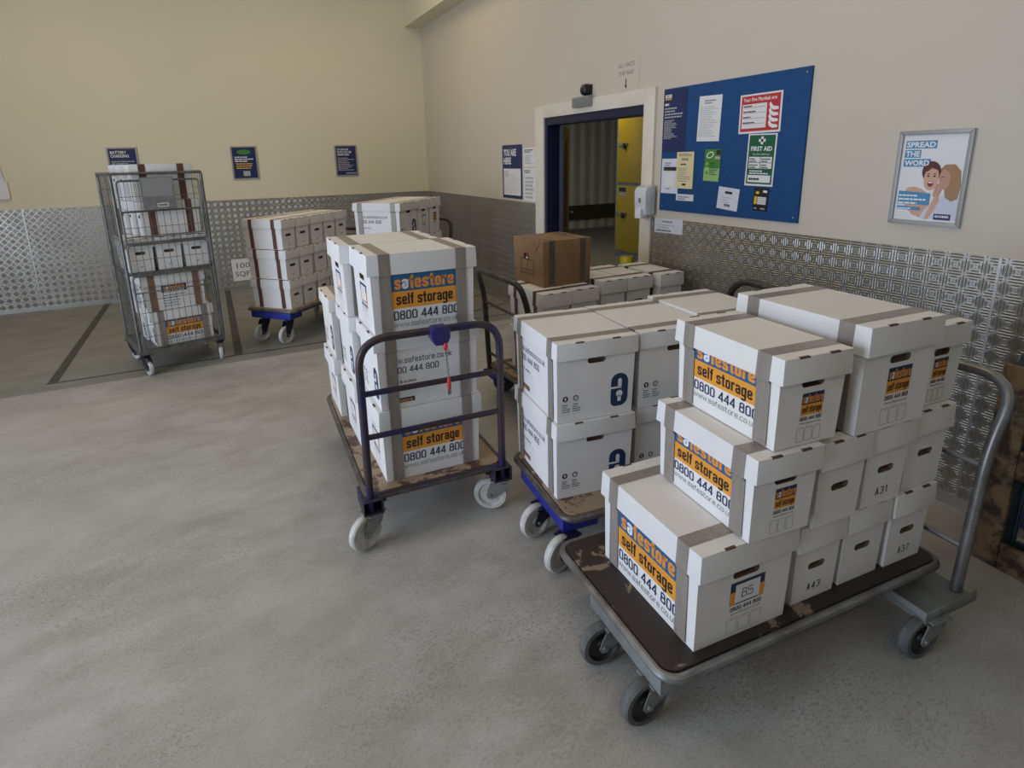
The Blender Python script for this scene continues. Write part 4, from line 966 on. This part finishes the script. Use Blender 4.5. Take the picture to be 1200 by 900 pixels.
# notice board
t = thing('notice_board', 'large blue felt notice board right of the doorway', 'notice board', (0, 0, 0))
U0, U1, V0, V1 = 5.175, 6.333, 1.281, 2.139
m = MB(); m.prism([(U0, V0), (U1, V0), (U1, V1), (U0, V1)], WX, .0005, .014, 'boardblue'); m.build('board', t, bevel=.002)
for u, v in ((U1-.03, V0+.03), (U1-.03, V1-.03), (U0+.03, V0+.03)):
    m = MB(); m.lathe([(0, .004), (.005, .003), (.007, 0)], WX.p(u, v, .014), WX.n, 'galv', 10); m.build('screw', t)
BO = .0145
def note(name, label, u0, u1, v0, v1, back, cat='notice', rot=0): return panel_thing(name, label, cat, WX, u0, u1, v0, v1, back, .0025, rot, BO, 'notices on the blue board')
t, g, W, H = note('information_panel', 'navy information panel at top left of blue board', U0+.004, 5.405, 1.705, 2.128, 'signblue')
m = MB(); m.text('access', g, .015, H-.052, .034, .0006, 'pwhite', fit=.065, bold=.03); m.rect(g, .015, .08, H-.066, H-.058, .0006, 'yellowp'); m.text('RENTON', g, .015, H-.1, .018, .0006, 'pwhite', fit=.06, bold=.02) if False else text_lines(m, g, .015, .08, H-.08, H-.105, 1, .0006, 'pwhite', 1, .6)
text_lines(m, g, .015, W-.03, H-.11, H-.19, 4, .0006, 'pfaint', 3); text_lines(m, g, .015, W-.08, H-.20, .09, 13, .0006, 'pfaint', 9); m.build('printing', t, bevel='flat', smooth=0)
t, g, W, H = note('paper_notice', 'white typed letter pinned in the top middle of blue board', 5.52, 5.715, 1.765, 2.055, 'paper', rot=-1.5)
m = MB(); text_lines(m, g, .05, W-.05, H-.02, H-.05, 2, .0006, 'pgrey', 2); text_lines(m, g, .015, W-.015, H-.06, .03, 16, .0006, 'pfaint', 12, .35); m.build('printing', t, bevel='flat', smooth=0)
t, g, W, H = note('fire_notice', 'red and white fire marshals notice at top right of board', 5.865, 6.165, 1.80, 2.03, 'paper', rot=0.5)
m = MB(); m.rect(g, .012, W-.012, .012, H-.010, .0006, 'red'); m.text('Your Fire Marshals are:', g, .025, H-.042, .021, .0012, 'pwhite', fit=W-.06, bold=.02)
m.rect(g, .022, W*.66, .03, H-.058, .0012, 'paper')
for q in range(4): m.rect(g, .03, W*.66-.01, .055+q*.032, .057+q*.032, .0018, 'red'); text_lines(m, g, .03, W*.4, .075+q*.032, .06+q*.032, 1, .0018, 'pblack', q)
for q in range(4):
    o_ = .028+q*.034; m.flat([(W*.71, o_+.03), (W*.74, o_+.008), (W*.82, o_-.004), (W*.93, o_-.002), (W*.93, o_+.012), (W*.80, o_+.02), (W*.735, o_+.045)], g, .0012, 'pwhite')
m.build('printing', t, bevel='flat', smooth=0)
t, g, W, H = note('first_aid_notice', 'green FIRST AID notice under the red fire notice', 5.945, 6.150, 1.485, 1.795, 'paper', rot=-1)
m = MB(); m.rect(g, .010, W-.010, .012, H-.008, .0006, 'green'); c = W*.5
m.rect(g, c-.008, c+.008, H-.062, H-.016, .0012, 'pwhite'); m.rect(g, c-.024, c+.024, H-.047, H-.031, .0012, 'pwhite')
m.text('FIRST AID', g, c, H-.100, .026, .0012, 'pwhite', fit=W*.74, align='c', bold=.03); m.text('Your first aiders are:', g, c, H-.125, .012, .0012, 'pwhite', fit=W*.62, align='c')
for q, (a0, a1) in enumerate(((.02, W*.49), (W*.51, W-.02))): 
    for r_ in range(2): m.rect(g, a0, a1, .105+r_*.036, .138+r_*.036, .0012, 'paper'); text_lines(m, g, a0+.006, a1-.01, .135+r_*.036, .108+r_*.036, 2, .0018, 'pblack', q+r_)
text_lines(m, g, .03, W-.03, .10, .072, 2, .0012, 'pwhite', 4); m.rect(g, .02, W-.02, .022, .065, .0012, 'paper'); text_lines(m, g, .03, W-.06, .06, .035, 1, .0018, 'pblack', 3); m.build('printing', t, bevel='flat', smooth=0)
t, g, W, H = note('paper_notice', 'pale blue printed sheet at the left, under the navy panel', 5.188, 5.36, 1.408, 1.655, 'lilac')
m = MB(); m.rect(g, .02, W-.01, H-.085, H-.058, .0006, 'pblack'); m.rect(g, .022, .04, H-.08, H-.064, .0012, 'green'); m.rect(g, .04, W-.04, .05, H-.1, .0006, 'paper'); text_lines(m, g, .03, W-.05, H-.02, H-.05, 2, .0006, 'pgrey', 7); text_lines(m, g, .05, W-.06, .045, .03, 1, .0006, 'pgrey', 7); m.build('printing', t, bevel='flat', smooth=0)
t, g, W, H = note('paper_notice', 'cream NO FOOD or DRINK notice low on the blue board', 5.342, 5.505, 1.447, 1.70, 'cream'); t.location.x -= .003
m = MB(); m.text('NO FOOD or', g, W*.5, H-.030, .020, .0006, 'pblack', fit=W*.75, align='c', bold=.01); m.text('DRINK', g, W*.5, H-.060, .020, .0006, 'pblack', fit=W*.42, align='c', bold=.01); text_lines(m, g, .04, W-.04, H-.07, H-.09, 1, .0006, 'pblack', 3); text_lines(m, g, .015, W-.02, H-.10, .05, 7, .0006, 'pgrey', 13, .3); m.rect(g, W*.38, W*.6, .022, .036, .0006, 'pblack'); m.build('printing', t, bevel='flat', smooth=0)
t, g, W, H = note('leaflet', 'green leaflet in the middle of the blue board', 5.60, 5.735, 1.505, 1.712, 'lime', 'leaflet', -2)
m = MB(); m.rect(g, 0, W, 0, H*.42, .0006, 'limepale'); m.rect(g, W*.72, W*.98, H*.84, H*.98, .0012, 'pblack'); m.rect(g, W*.66, W*.98, H*.70, H*.78, .0012, 'pfaint')
o1, o2 = ell(W*.34, H*.82, .032, .020, 20, 20), ell(W*.34, H*.82, .025, .014, 20, 20); m.add([g.p(*p, .0012) for p in o1]+[g.p(*p, .0012) for p in o2], [(i, (i+1) % 20, 20+(i+1) % 20, 20+i) for i in range(20)], 'pwhite')
text_lines(m, g, W*.35, W*.9, H*.62, H*.2, 6, .0012, 'green', 3); 
for q in range(3): m.rect(g, W*.12, W*.26, H*(.22+q*.14), H*(.30+q*.14), .0012, 'limepale' if q else 'lime')
m.build('printing', t, bevel='flat', smooth=0)
t, g, W, H = note('paper_notice', 'narrow white strip notice beneath the cream notice', 5.348, 5.517, 1.362, 1.408, 'lilac')
m = MB(); text_lines(m, g, .02, W-.02, H-.008, .008, 2, .0006, 'pgrey', 5); m.build('printing', t, bevel='flat', smooth=0)
t, g, W, H = note('paper_notice', 'small white card pinned at the bottom centre of board', 5.735, 5.905, 1.325, 1.467, 'lilac', rot=-5)
m = MB(); m.rect(g, W*.33, W*.68, H-.040, H-.024, .0006, 'pblack'); text_lines(m, g, .03, W-.03, H-.05, H-.10, 3, .0006, 'pfaint', 5, .3); m.rect(g, W*.35, W*.65, .02, .036, .0006, 'pgrey'); m.flat(ell(W*.5, H-.012, .003, .003, 8), g, .0012, 'pblack'); m.build('printing', t, bevel='flat', smooth=0)
t, g, W, H = note('leaflet', 'black and yellow leaflet below the first aid notice', 6.02, 6.125, 1.335, 1.475, 'black', 'leaflet', -2)
m = MB(); m.rect(g, .006, .026, H*.28, H*.62, .0006, 'yellowp'); m.flat(ell(.026, H*.78, .014, .009, 12), g, .0006, 'yellowp'); m.rect(g, W*.62, W*.9, H*.80, H*.90, .0006, 'paper')
for q in range(5): m.rect(g, .03, W-.012, H*(.29+q*.067), H*(.34+q*.067), .0006, 'paper')
m.rect(g, .01, .03, H*.08, H*.12, .0006, 'pfaint'); m.rect(g, W*.55, W*.85, H*.08, H*.13, .0006, 'pfaint'); m.build('printing', t, bevel='flat', smooth=0)
t, g, W, H = panel_thing('paper_notice', 'white notice on the tread plate just below the blue board', 'notice', WX, 5.125, 5.42, 1.112, 1.222, 'lilac', .002, off=.0045, rot=1)
m = MB(); text_lines(m, g, .08, W-.08, H-.01, H-.03, 1, .0006, 'pgrey', 5); text_lines(m, g, .04, W-.04, H-.035, .02, 3, .0006, 'pfaint', 5, .3); text_lines(m, g, .02, W-.02, .03, .012, 1, .0006, 'pgrey', 1); m.build('printing', t, bevel='flat', smooth=0)

# framed poster
t, g, W, H = panel_thing('framed_poster', 'silver framed SPREAD THE WORD poster on the right wall', 'poster', WX, 6.834, 7.147, 1.332, 1.769, 'paper', .008, part='poster')
m = MB(); snap_frame(m, g, W, H, .020, .012); m.build('frame', t, bevel=.004)
m = MB(); L0 = .022
for q, (s_, wd) in enumerate((('SPREAD', .135), ('THE', .072), ('WORD', .118))):
    v = H-.082-q*.042; m.rect(g, .032, .032+wd, v, v+.036, .0006, 'sky'); m.text(s_, g, .037, v+.006, .0245, .0014, 'pwhite', fit=wd-.010, bold=.03)
def S(poly, mt, h): m.flat([(L0+x*(W-2*L0), L0+y*(H-2*L0)) for x, y in poly], g, h, mt)
# two women, one whispering to the other: flat printed shapes
S([(.10, .30), (.16, .385), (.27, .40), (.40, .37), (.46, .345), (.52, .30), (.55, .12), (.50, .02), (.30, .06), (.16, .16)], 'skin', .0006)          # shoulders and arms
S([(.62, .25), (.74, .30), (.88, .36), (.985, .34), (.985, .03), (.42, .03), (.46, .10)], 'shirt', .0009)
S([(.50, .02), (.62, .30), (.68, .32), (.70, .24), (.62, .10), (.56, .02)], 'skin', .0012)
S([(.64, .60), (.72, .66), (.86, .665), (.96, .59), (.99, .42), (.97, .27), (.88, .24), (.78, .28), (.74, .40)], 'hairblond', .0011)
S([(.655, .46), (.645, .50), (.66, .56), (.70, .61), (.78, .61), (.82, .52), (.81, .42), (.76, .37), (.69, .385), (.66, .42)], 'skin2', .0014)
S([(.64, .60), (.72, .66), (.86, .665), (.96, .59), (.99, .42), (.95, .28), (.86, .27), (.84, .36), (.85, .46), (.81, .55), (.74, .605)], 'hairblond', .0017)
S([(.675, .515), (.725, .525), (.73, .518), (.68, .505)], 'hairdark', .0016)
S(ell(.515, .575, .150, .125, 24, -10), 'hairdark', .0011)
S(ell(.525, .50, .115, .140, 24, -6), 'skin', .0014)
S([(.42, .60), (.47, .655), (.56, .665), (.63, .62), (.60, .60), (.52, .62), (.45, .575)], 'hairdark', .0017)
for x in (.475, .575): S(ell(x, .525, .020, .010, 10), 'pblack', .0018)
for x in (.475, .575): S(ell(x, .551, .028, .006, 10, 6), 'hairdark', .0018)
S(ell(.525, .435, .045, .034, 14), 'mouth', .0018); S(ell(.525, .452, .034, .009, 10), 'pwhite', .0021)
for k in range(4): S([(.58+k*.022, .29), (.606+k*.022, .29), (.632+k*.030, .46-k*.028), (.610+k*.028, .47-k*.028)], ('skin', 'skin2')[k % 2], .0020+k*.0002)
S([(.03, .185), (.55, .185), (.55, .325), (.03, .345)], 'sky', .0022); S([(.03, .125), (.42, .115), (.42, .155), (.03, .165)], 'sky', .0022)
text_lines(m, g, L0+.012, L0+.14, L0+.128, L0+.075, 3, .0030, 'pwhite', 4, .45); text_lines(m, g, L0+.012, L0+.105, L0+.062, L0+.05, 1, .0030, 'pwhite', 4); text_lines(m, g, L0+.005, L0+.07, L0+.035, L0+.005, 2, .0030, 'pwhite', 6)
m.rect(g, W-.115, W-.045, .030, .057, .0026, 'signblue'); m.text('access', g, W-.110, .041, .014, .0034, 'pwhite', fit=.058, bold=.03)
m.build('printing', t, bevel='flat', smooth=0)

# ------------------------------------------------------------------ pallet leaning by the right wall
t = thing('wooden_pallet', 'worn blue wooden pallet standing on edge by the right wall', 'pallet', (-.325, -7.52, 0), R(-4))
def slab(name, *q, mt='palletwood'):
    m = MB(); m.box(*q, mt); m.build(name, t, bevel=.004)
# stands on its long edge: y runs towards the camera (negative), x is the pallet's thickness
slab('end_board', 0, .022, -.105, 0, 0, .86, mt='osb'); slab('bearer', .022, .105, -.10, -.01, 0, .86, mt='palletblue')
slab('end_board', .105, .125, -.105, 0, 0, .88, mt='palletblue')
slab('bearer', .022, .105, -.66, -.56, 0, .86, mt='palletblue'); slab('bearer', .022, .105, -1.2, -1.1, 0, .86, mt='palletblue')
slab('deck_board', 0, .022, -1.2, -.107, 0, .12, mt='osb'); slab('deck_board', 0, .022, -1.2, -.107, .41, .53, mt='osb'); slab('deck_board', 0, .022, -1.2, -.107, .77, .88, mt='palletblue')
for z in (0, .16, .32, .48, .64, .78): slab('deck_board', .105, .125, -1.2, -.107, z, z+.095, mt='palletblue')
slab('end_board', 0, .022, -1.3, -1.202, 0, .86, mt='osb')
lf = thing('dead_leaf', 'dark dead leaf on the floor at the bottom right', 'leaf', (-1.205, -8.14, .001), R(-20))
m = MB(); pts = [(-.022, 0), (-.012, .010), (.004, .0085), (.022, .0), (.014, -.010), (-.006, -.010)]
for q in range(6):
    a, c = pts[q], pts[(q+1) % 6]; m.add([(0, 0, .004), (*a, .002+.006*(q % 2)), (*c, .002+.006*((q+1) % 2))], [(0, 1, 2)], 'inside')
m.build('blade', lf); m = MB(); m.tube([(.022, 0, .002), (.034, .004, .003)], .0008, 'inside', 5); m.build('stem', lf)
